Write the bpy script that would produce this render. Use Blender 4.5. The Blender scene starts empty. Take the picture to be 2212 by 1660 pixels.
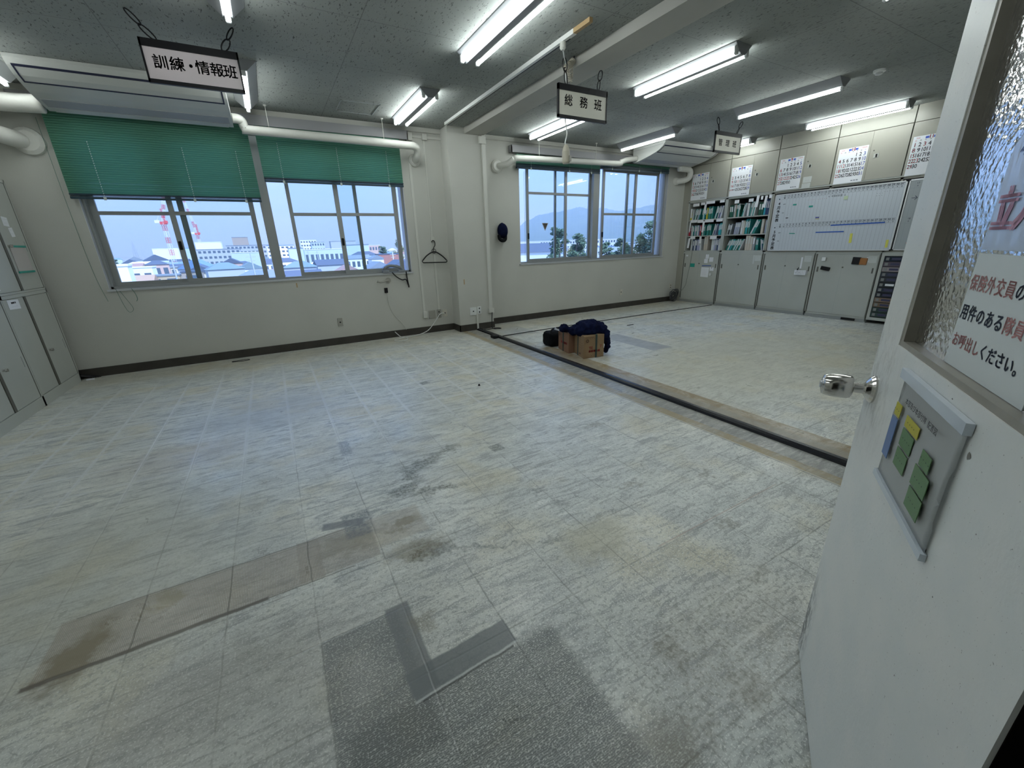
import bpy, bmesh, math, random
from mathutils import Vector, Matrix
PI = math.pi
S = bpy.context.scene
COL = S.collection

# ------------------------------------------------------------------ camera
cam_d = bpy.data.cameras.new('camera'); cam = bpy.data.objects.new('camera', cam_d); COL.objects.link(cam)
S.camera = cam
YAW, PITCH, ROLL, FPX = math.radians(29.3), math.radians(-18.97), math.radians(-1.78), 878.0
fw = Vector((math.sin(YAW) * math.cos(PITCH), math.cos(YAW) * math.cos(PITCH), math.sin(PITCH)))
rt = fw.cross(Vector((0, 0, 1))).normalized(); up = rt.cross(fw)
rt2 = rt * math.cos(ROLL) + up * math.sin(ROLL); up2 = -rt * math.sin(ROLL) + up * math.cos(ROLL)
m = Matrix((rt2, up2, -fw)).transposed().to_4x4(); m.translation = Vector((0, 0, 1.35))
cam.matrix_world = m
cam_d.sensor_fit = 'HORIZONTAL'; cam_d.sensor_width = 36.0; cam_d.lens = FPX * 36.0 / 2212.0
cam_d.clip_start = 0.02; cam_d.clip_end = 20000

# ------------------------------------------------------------------ world, sun, exposure
W = bpy.data.worlds.new('sky'); S.world = W; W.use_nodes = True
nt = W.node_tree; nt.nodes.clear()
wo = nt.nodes.new('ShaderNodeOutputWorld'); bg = nt.nodes.new('ShaderNodeBackground')
tc = nt.nodes.new('ShaderNodeTexCoord'); sx = nt.nodes.new('ShaderNodeSeparateXYZ'); cr = nt.nodes.new('ShaderNodeValToRGB')
nt.links.new(tc.outputs['Generated'], sx.inputs[0]); nt.links.new(sx.outputs['Z'], cr.inputs[0])
cr.color_ramp.elements[0].position = 0.0; cr.color_ramp.elements[0].color = (0.37, 0.56, 1.12, 1)
cr.color_ramp.elements[1].position = 0.35; cr.color_ramp.elements[1].color = (0.36, 0.68, 1.50, 1)
nz = nt.nodes.new('ShaderNodeTexNoise'); nz.inputs['Scale'].default_value = 2.2; nz.inputs['Detail'].default_value = 6
mp = nt.nodes.new('ShaderNodeMapping'); mp.inputs['Scale'].default_value = (1, 1, 5)
nt.links.new(tc.outputs['Generated'], mp.inputs[0]); nt.links.new(mp.outputs[0], nz.inputs['Vector'])
mr = nt.nodes.new('ShaderNodeMapRange'); mr.inputs[1].default_value = 0.52; mr.inputs[2].default_value = 0.75; mr.inputs[4].default_value = 0.35
nt.links.new(nz.outputs[0], mr.inputs[0])
mx = nt.nodes.new('ShaderNodeMixRGB'); mx.inputs[2].default_value = (0.70, 0.86, 1.25, 1)
nt.links.new(mr.outputs[0], mx.inputs[0]); nt.links.new(cr.outputs[0], mx.inputs[1]); nt.links.new(mx.outputs[0], bg.inputs[0])
bg.inputs[1].default_value = 1.0
nt.links.new(bg.outputs[0], wo.inputs[0])
sd = bpy.data.lights.new('sun', 'SUN'); sun = bpy.data.objects.new('sun', sd); COL.objects.link(sun)
sd.energy = 4.8; sd.angle = 0.02; sd.color = (0.80, 0.90, 1.12)
sun.rotation_euler = Vector((-0.35, 0.55, -0.75)).to_track_quat('-Z', 'Y').to_euler(); sun.location = (0, -20, 40)
S.view_settings.view_transform = 'Standard'; S.view_settings.look = 'None'
S.view_settings.exposure = 0.50; S.view_settings.gamma = 1.0; S.view_settings.use_curve_mapping = False
try:
    S.cycles.max_bounces = 5; S.cycles.diffuse_bounces = 3; S.cycles.glossy_bounces = 2
    S.cycles.use_adaptive_sampling = True; S.cycles.adaptive_threshold = 0.04
    S.cycles.transmission_bounces = 6; S.cycles.transparent_max_bounces = 12; S.cycles.volume_bounces = 0
    S.cycles.sample_clamp_indirect = 4.0; S.cycles.use_denoising = True
    S.cycles.caustics_reflective = False; S.cycles.caustics_refractive = False
except Exception:
    pass
TUBE_L = 20.0

# ------------------------------------------------------------------ materials
MATS = {}
def mat(name, col=(.5, .5, .5), rough=.6, metal=0., nscale=0., namt=0., bump=0., bscale=60., spec=.5, alpha=1., emis=None, estr=0.):
    if name in MATS: return MATS[name]
    M = bpy.data.materials.new(name); M.use_nodes = True; MATS[name] = M
    n = M.node_tree.nodes; l = M.node_tree.links; b = n['Principled BSDF']
    b.inputs['Base Color'].default_value = (*col, 1); b.inputs['Roughness'].default_value = rough
    b.inputs['Metallic'].default_value = metal; b.inputs['Specular IOR Level'].default_value = spec
    b.inputs['Alpha'].default_value = alpha
    if emis: b.inputs['Emission Color'].default_value = (*emis, 1); b.inputs['Emission Strength'].default_value = estr
    if namt > 0:
        t = n.new('ShaderNodeTexCoord'); z = n.new('ShaderNodeTexNoise'); z.inputs['Scale'].default_value = nscale; z.inputs['Detail'].default_value = 6
        l.new(t.outputs['Object'], z.inputs['Vector'])
        r = n.new('ShaderNodeMapRange'); r.inputs[1].default_value = .3; r.inputs[2].default_value = .7
        r.inputs[3].default_value = 1 - namt; r.inputs[4].default_value = 1 + namt * .5; l.new(z.outputs[0], r.inputs[0])
        mu = n.new('ShaderNodeVectorMath'); mu.operation = 'SCALE'; mu.inputs[0].default_value = col; l.new(r.outputs[0], mu.inputs['Scale'])
        l.new(mu.outputs[0], b.inputs['Base Color'])
    if bump > 0:
        t = n.new('ShaderNodeTexCoord'); z = n.new('ShaderNodeTexNoise'); z.inputs['Scale'].default_value = bscale; z.inputs['Detail'].default_value = 3
        l.new(t.outputs['Object'], z.inputs['Vector'])
        bu = n.new('ShaderNodeBump'); bu.inputs['Strength'].default_value = bump; bu.inputs['Distance'].default_value = .01
        l.new(z.outputs[0], bu.inputs['Height']); l.new(bu.outputs[0], b.inputs['Normal'])
    return M

class NB:                                   # small node-graph builder
    def __init__(s, M):
        s.n = M.node_tree.nodes; s.l = M.node_tree.links
    def put(s, sock, v):
        if hasattr(v, 'links') or hasattr(v, 'is_linked'): s.l.new(v, sock)
        else: sock.default_value = v
    def m(s, op, a, b=None, c=None, clamp=False):
        k = s.n.new('ShaderNodeMath'); k.operation = op; k.use_clamp = clamp
        for i, v in enumerate((a, b, c)):
            if v is not None: s.put(k.inputs[i], v)
        return k.outputs[0]
    def v(s, op, a, b=None):
        k = s.n.new('ShaderNodeVectorMath'); k.operation = op; s.put(k.inputs[0], a)
        if b is not None: s.put(k.inputs[1], b)
        return k.outputs['Value'] if op == 'LENGTH' else k.outputs[0]
    def noise(s, vec, scale, detail=4, rough=.55, dist=0.):
        k = s.n.new('ShaderNodeTexNoise'); s.put(k.inputs['Vector'], vec); k.inputs['Scale'].default_value = scale
        k.inputs['Detail'].default_value = detail; k.inputs['Roughness'].default_value = rough; k.inputs['Distortion'].default_value = dist
        return k.outputs[0], k.outputs[1]
    def ramp(s, x, a, b, lo=0., hi=1., smooth=True):
        k = s.n.new('ShaderNodeMapRange'); k.interpolation_type = 'SMOOTHSTEP' if smooth else 'LINEAR'
        s.put(k.inputs[0], x); k.inputs[1].default_value = a; k.inputs[2].default_value = b; k.inputs[3].default_value = lo; k.inputs[4].default_value = hi
        return k.outputs[0]
    def mix(s, f, a, b):
        k = s.n.new('ShaderNodeMixRGB'); s.put(k.inputs[0], f)
        for i, v in ((1, a), (2, b)): s.put(k.inputs[i], (*v, 1) if isinstance(v, tuple) and len(v) == 3 else v)
        return k.outputs[0]

def floor_material():
    M = bpy.data.materials.new('worn_tile_floor'); M.use_nodes = True; g = NB(M); b = g.n['Principled BSDF']
    P = g.n.new('ShaderNodeTexCoord').outputs['Object']
    xyz = g.n.new('ShaderNodeSeparateXYZ'); g.l.new(P, xyz.inputs[0]); X, Y = xyz.outputs[0], xyz.outputs[1]
    T = .3048
    tx = g.m('DIVIDE', g.m('ADD', X, .40), T); ty = g.m('DIVIDE', g.m('ADD', Y, -.70), T)
    wob, wobc = g.noise(P, 9, 3)
    w = g.m('MULTIPLY', g.m('SUBTRACT', wob, .5), .03)
    ex = g.m('ABSOLUTE', g.m('SUBTRACT', g.m('FRACT', g.m('ADD', g.m('ADD', tx, w), .5)), .5))
    ey = g.m('ABSOLUTE', g.m('SUBTRACT', g.m('FRACT', g.m('ADD', g.m('ADD', ty, w), .5)), .5))
    edge = g.m('MINIMUM', ex, ey)
    cell = g.n.new('ShaderNodeCombineXYZ'); g.l.new(g.m('FLOOR', tx), cell.inputs[0]); g.l.new(g.m('FLOOR', ty), cell.inputs[1])
    wn = g.n.new('ShaderNodeTexWhiteNoise'); wn.noise_dimensions = '2D'; g.l.new(cell.outputs[0], wn.inputs[0])
    big, _ = g.noise(P, .8, 3, .6); med, _ = g.noise(P, 5, 6, .68, .8); fine, _ = g.noise(P, 55, 3, .7); spk, _ = g.noise(P, 150, 2, .6)
    sm = g.n.new('ShaderNodeMapping'); sm.inputs['Scale'].default_value = (2.2, 11, 1); sm.inputs['Rotation'].default_value = (0, 0, .35); g.l.new(P, sm.inputs[0])
    streak, _ = g.noise(sm.outputs[0], 2.3, 7, .7, 1.2)
    col = g.mix(g.ramp(big, .35, .65), (.66, .69, .66), (.74, .735, .655))
    col = g.mix(g.ramp(med, .40, .68, 0, .6), col, (.46, .485, .48))
    col = g.mix(g.ramp(streak, .48, .63, 0, .78), col, (.30, .315, .315))
    col = g.mix(g.ramp(streak, .32, .46, .65, 0), col, (.90, .90, .86))
    col = g.mix(g.m('MULTIPLY', g.ramp(wn.outputs[0], .3, 1., 0, .16), 1.), col, (.38, .39, .40))
    dirt, _ = g.noise(P, 1.6, 3, .6)
    col = g.mix(g.ramp(dirt, .50, .68, 0, .5), col, (.62, .56, .38))
    # fine speckle of the tile body
    near = g.ramp(Y, .3, 3.2, 1, .35)
    col = g.mix(g.m('MULTIPLY', g.ramp(fine, .50, .64, 0, .7), near), col, (.26, .275, .26))
    col = g.mix(g.m('MULTIPLY', g.ramp(spk, .54, .66, 0, .75), near), col, (.95, .96, .92))
    # scuffs: thin dark curved scratches
    sv = g.n.new('ShaderNodeTexVoronoi'); sv.feature = 'DISTANCE_TO_EDGE'; sv.inputs['Scale'].default_value = 1.7
    g.l.new(g.v('ADD', P, g.v('SCALE', wobc)) if False else g.v('ADD', P, g.v('MULTIPLY', wobc, (.25, .25, 0))), sv.inputs['Vector'])
    scm = g.m('MULTIPLY', g.ramp(sv.outputs[0], 0, .006, 1, 0), g.ramp(med, .5, .6))
    col = g.mix(g.m('MULTIPLY', scm, .6), col, (.20, .20, .20))
    # tile joints: dirty dark near the door, chalky further in
    jm = g.ramp(edge, .004, .016, 1, 0)
    brk = g.ramp(med, .40, .60, .15, 1)
    chalk = g.m('MULTIPLY', g.ramp(Y, 2.5, 3.4), g.ramp(Y, 5.2, 6.2, 1, 0))
    col = g.mix(g.m('MULTIPLY', g.m('MULTIPLY', jm, brk), g.ramp(Y, 2.0, 4.0, .60, .06)), col, (.20, .20, .18))
    jw = g.ramp(edge, .008, .065, 1, 0)
    col = g.mix(g.m('MULTIPLY', g.m('MULTIPLY', jw, chalk), g.ramp(streak, .35, .6, .15, .8)), col, (.74, .76, .76))
    Pd = g.v('ADD', P, g.v('MULTIPLY', g.v('SUBTRACT', wobc, (.5, .5, .5)), (.018, .018, 0)))
    Ps = g.v('ADD', P, g.v('MULTIPLY', g.v('SUBTRACT', g.noise(P, 14, 4, .65)[1], (.5, .5, .5)), (.22, .22, 0)))
    ribn = g.n.new('ShaderNodeTexWave'); ribn.wave_type = 'BANDS'; ribn.bands_direction = 'X'; ribn.inputs['Scale'].default_value = 52; ribn.inputs['Distortion'].default_value = 1.2; ribn.inputs['Detail'].default_value = 2; ribn.inputs['Detail Scale'].default_value = 1.2
    g.l.new(P, ribn.inputs['Vector']); rib = ribn.outputs[1]
    rib2 = g.n.new('ShaderNodeTexWave'); rib2.wave_type = 'RINGS'; rib2.inputs['Scale'].default_value = 55; rib2.inputs['Distortion'].default_value = 7; rib2.inputs['Detail'].default_value = 1; rib2.inputs['Detail Scale'].default_value = .8
    rm = g.n.new('ShaderNodeMapping'); rm.inputs['Location'].default_value = (-.1, -.75, 0); g.l.new(P, rm.inputs[0]); g.l.new(rm.outputs[0], rib2.inputs['Vector'])
    def rect(cx, cy, hx, hy, soft=.012, rot=0., src=None):
        d = g.v('SUBTRACT', src or P, (cx, cy, 0))
        if rot:
            k = g.n.new('ShaderNodeMapping'); k.inputs['Rotation'].default_value = (0, 0, -rot); g.l.new(d, k.inputs[0]); d = k.outputs[0]
        a = g.v('SUBTRACT', g.v('ABSOLUTE', d), (hx, hy, 0))
        q = g.n.new('ShaderNodeSeparateXYZ'); g.l.new(a, q.inputs[0])
        return g.ramp(g.m('MAXIMUM', q.outputs[0], q.outputs[1]), -soft, soft, 1, 0)
    def blob(cx, cy, hx, hy, rot=0., soft=.6):
        d = g.v('SUBTRACT', Ps, (cx, cy, 0))
        if rot:
            k = g.n.new('ShaderNodeMapping'); k.inputs['Rotation'].default_value = (0, 0, -rot); g.l.new(d, k.inputs[0]); d = k.outputs[0]
        d = g.v('MULTIPLY', d, (1 / hx, 1 / hy, 0))
        return g.ramp(g.v('LENGTH', d), 1 - soft, 1 + soft * .5, 1, 0)
    def lay(mask, c, amt, bymod=None):
        nonlocal col
        f = g.m('MULTIPLY', mask, amt)
        if bymod is not None: f = g.m('MULTIPLY', f, bymod)
        col = g.mix(f, col, c)
    ribm = g.ramp(rib, .2, .8, .35, 1); ribr = g.m('MULTIPLY', g.ramp(rib2.outputs[1], .2, .8, .62, 1), g.ramp(spk, .48, .64, 1, .45)); sp = g.ramp(fine, .38, .62, .45, 1)
    lay(blob(4.8, 2.6, 2.4, 1.3), (.58, .54, .38), .5)
    lay(blob(-.9, 2.2, .7, .8), (.42, .42, .35), .45)
    lay(blob(-.3, 1.2, .6, .4), (.40, .38, .33), .35)
    # brown glue strip where a partition stood
    lay(rect(-.50, 1.79, .46, .145, .006, 0, Pd), (.34, .29, .23), .85, ribm)
    lay(rect(.03, 1.80, .17, .145, .006, 0, Pd), (.30, .26, .21), .8, ribm)
    lay(blob(-.86, 1.72, .08, .17, -.3), (.22, .18, .11), .85)
    lay(blob(-.62, 1.86, .07, .06), (.30, .26, .15), .6)
    lay(rect(-.62, 1.645, .36, .010, .006, 0, Pd), (.10, .08, .06), .9)
    for yy in (1.645, 1.935): lay(rect(-.42, yy, .50, .0028, .003, 0, Pd), (.16, .15, .12), .8)
    for xx in (-.70, -.40, -.095): lay(rect(xx, 1.79, .0025, .145, .002, 0, Pd), (.15, .14, .11), .7)
    lay(blob(.08, 1.83, .15, .10), (.25, .22, .16), .65)
    # dark square area in front of the door
    lay(rect(.045, 1.05, .14, .26, .012, 0, Pd), (.12, .13, .13), .9, ribr)
    lay(rect(.30, .70, .36, .24, .02, 0, Pd), (.115, .125, .12), .9, ribr)
    lay(rect(.25, .35, .55, .16, .08, 0, Pd), (.14, .145, .14), .8, ribr)
    lay(rect(.185, 1.14, .045, .19, .006, 0, Pd), (.17, .18, .185), .85)
    lay(rect(.33, .995, .19, .05, .005, .05, Pd), (.16, .175, .18), .9)
    lay(rect(.33, .942, .19, .0035, .003, .05, Pd), (.55, .57, .56), .8)
    lay(rect(.33, .934, .17, .004, .003, .05, Pd), (.04, .04, .04), .8)
    lay(blob(.25, 1.20, .055, .07), (.24, .22, .16), .75, ribr)
    # dark triangle and patches
    lay(rect(.15, 1.95, .07, .11, .01, 0, Pd), (.14, .155, .17), .75, sp)
    lay(rect(.08, 1.985, .10, .03, .008, -.25, Pd), (.17, .18, .19), .8)
    lay(rect(.225, 2.89, .035, .12, .012, 0, Pd), (.22, .235, .24), .8, sp)
    lay(rect(1.145, 2.29, .045, .045, .008, .1, Pd), (.12, .13, .12), .8, sp)
    lay(rect(1.18, 3.98, .045, .045, .008, .3, Pd), (.14, .15, .14), .8, sp)
    lay(rect(4.26, 4.05, .17, .52, .015, 0, Pd), (.30, .32, .35), .7)
    lay(rect(3.3, 5.75, .25, .35, .03, 0, Pd), (.33, .35, .38), .6)
    lay(rect(.325, 1.83, .13, .12, .01, 0, Pd), (.44, .40, .33), .5)
    # stains
    for a in ((.52, 2.29, .05, .12, .2), (.66, 2.37, .17, .06, .45), (.85, 2.45, .10, .04, .3), (.44, 2.12, .13, .05, .3), (.58, 2.03, .14, .045, -.1), (.68, 2.0, .10, .03, -.2)):
        lay(blob(*a), (.13, .135, .11), .85, sp)
    lay(blob(.36, 1.83, .11, .05, .1), (.25, .21, .13), .75)
    lay(blob(.40, 1.56, .12, .07, -.2), (.10, .105, .095), .9, sp)
    lay(blob(.36, 1.60, .16, .08, -.2), (.28, .25, .17), .6)
    lay(blob(.62, 1.45, .25, .02, -.42), (.18, .19, .18), .7, sp)
    lay(blob(.92, 1.31, .08, .03), (.20, .21, .20), .6, sp)
    lay(blob(1.11, 1.69, .07, .04, .6), (.18, .19, .19), .7, sp)
    lay(blob(1.13, 1.54, .06, .03), (.20, .21, .21), .6, sp)
    lay(blob(1.15, 1.21, .25, .16), (.48, .43, .26), .45)
    for a in ((.95, .64, .06, .05), (1.07, .43, .08, .05), (1.55, .68, .06, .03), (1.75, .95, .07, .03), (.77, .44, .12, .07), (2.05, 1.3, .08, .04), (1.6, 1.45, .08, .03), (1.95, 2.2, .1, .04)):
        lay(blob(*a), (.22, .21, .17), .65, sp)
    lay(blob(-.45, 1.33, .35, .16), (.30, .29, .25), .4, ribr)
    lay(blob(1.2, .55, .5, .25), (.30, .27, .20), .35, sp)
    lay(blob(-.8, 3.4, .5, .25), (.40, .36, .33), .3)
    lay(blob(-.2, 4.0, .6, .5), (.38, .42, .48), .4)
    lay(rect(3.35, 6.2, 5.6, .25, .2), (.42, .37, .25), .45)
    lay(rect(1.81, 1.018, .48, .003, .003), (.42, .30, .24), .6)
    # doorway-line: bare strip with two wooden bands
    lay(rect(2.76, 3.1, .20, 3.2, .01, 0, Pd), (.20, .20, .185), .88, g.ramp(streak, .3, .6, .5, 1))
    lay(rect(2.62, 3.1, .045, 3.2, .006), (.36, .28, .14), .9, g.ramp(med, .35, .6, .4, 1))
    lay(rect(3.05, 2.2, .11, 2.3, .008), (.30, .215, .10), .95, g.ramp(med, .3, .6, .5, 1))
    lay(rect(2.95, 3.1, .10, 3.2, .03, 0, Pd), (.30, .29, .25), .6)
    lay(rect(2.575, 3.1, .004, 3.2, .003), (.62, .60, .50), .8)
    g.l.new(col, b.inputs['Base Color'])
    g.l.new(g.ramp(med, .3, .7, .27, .46), b.inputs['Roughness']); b.inputs['Specular IOR Level'].default_value = .85
    h = g.m('ADD', g.m('MULTIPLY', fine, .35), g.m('MULTIPLY', g.ramp(edge, .0, .02, 0, 1), .5))
    h = g.m('ADD', h, g.m('MULTIPLY', wob, .6))
    bu = g.n.new('ShaderNodeBump'); bu.inputs['Strength'].default_value = .30; bu.inputs['Distance'].default_value = .006
    g.l.new(h, bu.inputs['Height']); g.l.new(bu.outputs[0], b.inputs['Normal'])
    return M

def ceiling_material():
    M = bpy.data.materials.new('fissured_ceiling_board'); M.use_nodes = True; g = NB(M); b = g.n['Principled BSDF']
    P = g.n.new('ShaderNodeTexCoord').outputs['Object']
    mpg = g.n.new('ShaderNodeMapping'); mpg.inputs['Scale'].default_value = (1., .30, 1); g.l.new(P, mpg.inputs[0])
    f, _ = g.noise(mpg.outputs[0], 85, 3, .6, .6); s2, _ = g.noise(P, 1.2, 3)
    xyz = g.n.new('ShaderNodeSeparateXYZ'); g.l.new(P, xyz.inputs[0])
    tx = g.m('DIVIDE', g.m('ADD', xyz.outputs[0], .75), .8417); ty = g.m('DIVIDE', g.m('ADD', xyz.outputs[1], -.17), 1.82)
    ex = g.m('MULTIPLY', g.m('ABSOLUTE', g.m('SUBTRACT', g.m('FRACT', g.m('ADD', g.m('MULTIPLY', tx, .5), .5)), .5)), 1.683)
    ey = g.m('MULTIPLY', g.m('ABSOLUTE', g.m('SUBTRACT', g.m('FRACT', g.m('ADD', g.m('MULTIPLY', ty, 2.), .5)), .5)), .91)
    j = g.ramp(g.m('MINIMUM', ex, ey), .001, .005, 1, 0)
    col = g.mix(g.ramp(s2, .35, .65), (.30, .32, .305), (.34, .355, .335))
    hole = g.ramp(f, .60, .66)
    col = g.mix(g.m('MULTIPLY', hole, .8), col, (.07, .07, .07))
    col = g.mix(g.m('MULTIPLY', j, .55), col, (.12, .12, .12))
    g.l.new(col, b.inputs['Base Color']); b.inputs['Roughness'].default_value = .9; b.inputs['Specular IOR Level'].default_value = .1
    bu = g.n.new('ShaderNodeBump'); bu.inputs['Strength'].default_value = .5; bu.inputs['Distance'].default_value = .004
    g.l.new(g.m('SUBTRACT', 1., hole), bu.inputs['Height']); g.l.new(bu.outputs[0], b.inputs['Normal'])
    return M

def glass_material(name, bump=0., scale=40., rough=0., col=(1, 1, 1)):
    M = bpy.data.materials.new(name); M.use_nodes = True; g = NB(M); b = g.n['Principled BSDF']
    b.inputs['Base Color'].default_value = (*col, 1); b.inputs['Roughness'].default_value = rough; b.inputs['Transmission Weight'].default_value = 1
    b.inputs['IOR'].default_value = 1.45
    if bump:
        P = g.n.new('ShaderNodeTexCoord').outputs['Object']
        v = g.n.new('ShaderNodeTexVoronoi'); v.inputs['Scale'].default_value = scale; v.feature = 'SMOOTH_F1'; g.l.new(P, v.inputs['Vector'])
        n_, _ = g.noise(P, scale * .8, 2)
        bu = g.n.new('ShaderNodeBump'); bu.inputs['Strength'].default_value = bump; bu.inputs['Distance'].default_value = .002
        g.l.new(g.m('ADD', v.outputs[0], n_), bu.inputs['Height']); g.l.new(bu.outputs[0], b.inputs['Normal'])
    return M

def pane_material():                         # clear window glass: mostly see-through, faint reflection
    M = bpy.data.materials.new('clear_window_glass'); M.use_nodes = True; n = M.node_tree.nodes; l = M.node_tree.links
    n.clear(); o = n.new('ShaderNodeOutputMaterial'); mxs = n.new('ShaderNodeMixShader'); t = n.new('ShaderNodeBsdfTransparent'); gl = n.new('ShaderNodeBsdfGlossy')
    gl.inputs['Roughness'].default_value = .02; t.inputs[0].default_value = (.93, .965, .97, 1)
    fr = n.new('ShaderNodeFresnel'); fr.inputs[0].default_value = 1.3
    l.new(fr.outputs[0], mxs.inputs[0]); l.new(t.outputs[0], mxs.inputs[1]); l.new(gl.outputs[0], mxs.inputs[2]); l.new(mxs.outputs[0], o.inputs[0])
    return M

M_floor = floor_material(); M_ceil = ceiling_material(); M_pane = pane_material()
M_wall = mat('painted_plaster_wall', (.55, .55, .505), .75, nscale=1.3, namt=.06, bump=.12, bscale=180)
M_beam = mat('painted_beam', (.50, .49, .45), .8, nscale=2, namt=.05)
M_base = mat('dark_vinyl_baseboard', (.048, .043, .036), .5, nscale=6, namt=.3)
M_white = mat('white_enamel', (.72, .74, .73), .4)
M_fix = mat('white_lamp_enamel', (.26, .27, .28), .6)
M_tube = mat('lit_fluorescent_tube', (1, 1, 1), .4, emis=(.93, 1.0, .985), estr=TUBE_L)
M_cap = mat('tube_socket_plastic', (.6, .62, .62), .5)
M_pipe = mat('white_pipe_insulation', (.66, .66, .61), .55, bump=.1, bscale=25)
M_cond = mat('cream_conduit_plastic', (.62, .62, .57), .45)
M_ac = mat('air_conditioner_plastic', (.60, .61, .58), .45)
M_acd = mat('air_conditioner_louver', (.40, .41, .43), .5)
M_acl = mat('dark_blue_grille_gap', (.015, .018, .05), .5)
M_green = mat('green_blind_slat', (.13, .33, .225), .42)
def _translucent(M, c, f):
    n = M.node_tree.nodes; l = M.node_tree.links; t = n.new('ShaderNodeBsdfTranslucent'); t.inputs[0].default_value = (*c, 1); x = n.new('ShaderNodeMixShader'); x.inputs[0].default_value = f
    l.new(n['Principled BSDF'].outputs[0], x.inputs[1]); l.new(t.outputs[0], x.inputs[2]); l.new(x.outputs[0], n['Material Output'].inputs['Surface'])
_translucent(M_green, (.14, .42, .27), .3)
M_greend = mat('dark_blind_bottom', (.02, .05, .07), .4)
M_cordg = mat('blind_ladder_cord', (.05, .16, .12), .7)
M_cordw = mat('pale_cord', (.55, .62, .58), .7)
M_alu = mat('aluminium_window_frame', (.36, .38, .38), .4, metal=.35)
M_aluL = mat('pale_aluminium', (.62, .64, .66), .35, metal=.4)
M_boxg = mat('grey_curtain_box', (.30, .30, .31), .5)
M_steel = mat('beige_painted_steel', (.34, .335, .285), .38, nscale=3, namt=.03)
M_steelL = mat('grey_green_painted_steel', (.44, .46, .43), .38, nscale=3, namt=.04)
M_steelD = mat('shadow_gap_steel', (.10, .10, .085), .5)
M_steelB = mat('cabinet_inside', (.022, .024, .03), .7, spec=.2)
M_black = mat('black_plastic', (.010, .010, .012), .45, spec=.25)
M_rubber = mat('black_rubber', (.008, .009, .014), .26, spec=.35)
M_chrome = mat('brushed_chrome', (.62, .60, .57), .16, metal=1)
M_paper = mat('white_paper', (.78, .80, .84), .7)
M_paperg = mat('greenish_white_paper', (.55, .58, .56), .6)
M_signw = mat('sign_card', (.62, .61, .53), .5)
M_signp = mat('pinkish_sign_card', (.70, .62, .64), .5, nscale=5, namt=.05)
M_ink = mat('black_ink', (.012, .012, .02), .6)
M_inkn = mat('dark_navy_ink', (.02, .03, .06), .6)
M_inkr = mat('red_ink', (.62, .05, .07), .6)
M_inkpink = mat('faded_red_ink', (.60, .30, .29), .6)
M_inkb = mat('blue_ink', (.06, .12, .55), .6)
M_grid = mat('grey_grid_line', (.25, .28, .33), .6)
M_wb = mat('whiteboard_enamel', (.56, .61, .67), .22)
M_wbg = mat('grey_whiteboard_enamel', (.36, .40, .42), .3)
M_card = mat('brown_cardboard', (.27, .15, .095), .8, nscale=12, namt=.1)
M_cardt = mat('tan_cardboard', (.31, .205, .115), .8, nscale=12, namt=.1)
M_strap = mat('dark_green_strap', (.03, .06, .055), .5)
M_navy = mat('navy_cloth', (.007, .011, .040), .9, nscale=14, namt=.5, bump=.3, bscale=60, spec=.08)
M_bag = mat('black_bag_cloth', (.006, .007, .009), .8, bump=.3, bscale=90, spec=.12)
M_teal = mat('teal_folder', (.03, .26, .24), .5); M_dgreen = mat('dark_green_binder', (.012, .10, .065), .5)
M_navyb = mat('navy_binder', (.03, .06, .15), .5); M_whiteb = mat('white_binder', (.66, .70, .74), .5)
M_greyb = mat('grey_binder', (.30, .34, .36), .5); M_cream = mat('cream_box_file', (.55, .50, .43), .6)
M_redb = mat('red_binder', (.40, .02, .04), .5); M_yellow = mat('yellow_plastic', (.70, .62, .05), .5)
M_cyan = mat('cyan_folder', (.03, .38, .48), .5); M_lav = mat('lavender_folder', (.40, .43, .62), .5)
M_blackb = mat('black_binder', (.02, .02, .025), .5)
M_magb = mat('blue_magnet_strip', (.02, .10, .45), .4); M_magg = mat('green_magnet', (.02, .32, .26), .4)
M_door = mat('white_painted_steel_door', (.70, .70, .665), .36, bump=.05, bscale=90)
def _scuff(M):
    g = NB(M); b = g.n['Principled BSDF']; P = g.n.new('ShaderNodeTexCoord').outputs['Object']
    dt = g.n.new('ShaderNodeVectorMath'); dt.operation = 'DOT_PRODUCT'; g.l.new(P, dt.inputs[0]); dt.inputs[1].default_value = (-.85728, -.51485, 0); u = dt.outputs['Value']
    z = g.n.new('ShaderNodeSeparateXYZ'); g.l.new(P, z.inputs[0]); z = z.outputs[2]
    k = g.n.new('ShaderNodeMapping'); k.inputs['Scale'].default_value = (1, 1, .35); g.l.new(P, k.inputs[0])
    a, _ = g.noise(k.outputs[0], 60, 6, .75); c, _ = g.noise(P, 7, 4); d, _ = g.noise(P, 240, 2)
    near = g.m('MULTIPLY', g.ramp(u, .10, .01, 0, 1) if False else g.ramp(u, .01, .11, 1, 0), g.ramp(z, .12, .42, 1, 0))
    base = g.mix(g.ramp(c, .35, .65), (.80, .82, .80), (.85, .85, .82))
    base = g.mix(g.m('MULTIPLY', g.ramp(a, .42, .56), near), base, (.12, .12, .12))
    knob = g.m('MULTIPLY', g.m('MULTIPLY', g.ramp(u, .08, .25, 1, 0), g.ramp(g.m('ABSOLUTE', g.m('SUBTRACT', z, .98)), .05, .22, 1, 0)), g.ramp(a, .45, .65))
    base = g.mix(g.m('MULTIPLY', knob, .5), base, (.38, .37, .34))
    base = g.mix(g.ramp(d, .70, .74, 0, .7), base, (.25, .24, .22))
    g.l.new(base, b.inputs['Base Color'])
_scuff(M_door)
M_doorf = mat('door_glazing_frame', (.34, .32, .27), .4, nscale=20, namt=.1)
M_jambshade = mat('door_jamb_painted_shade', (.006, .005, .004), .9, spec=.05)  # near-black: shade beyond the hinge edge put into the jamb colour
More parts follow.
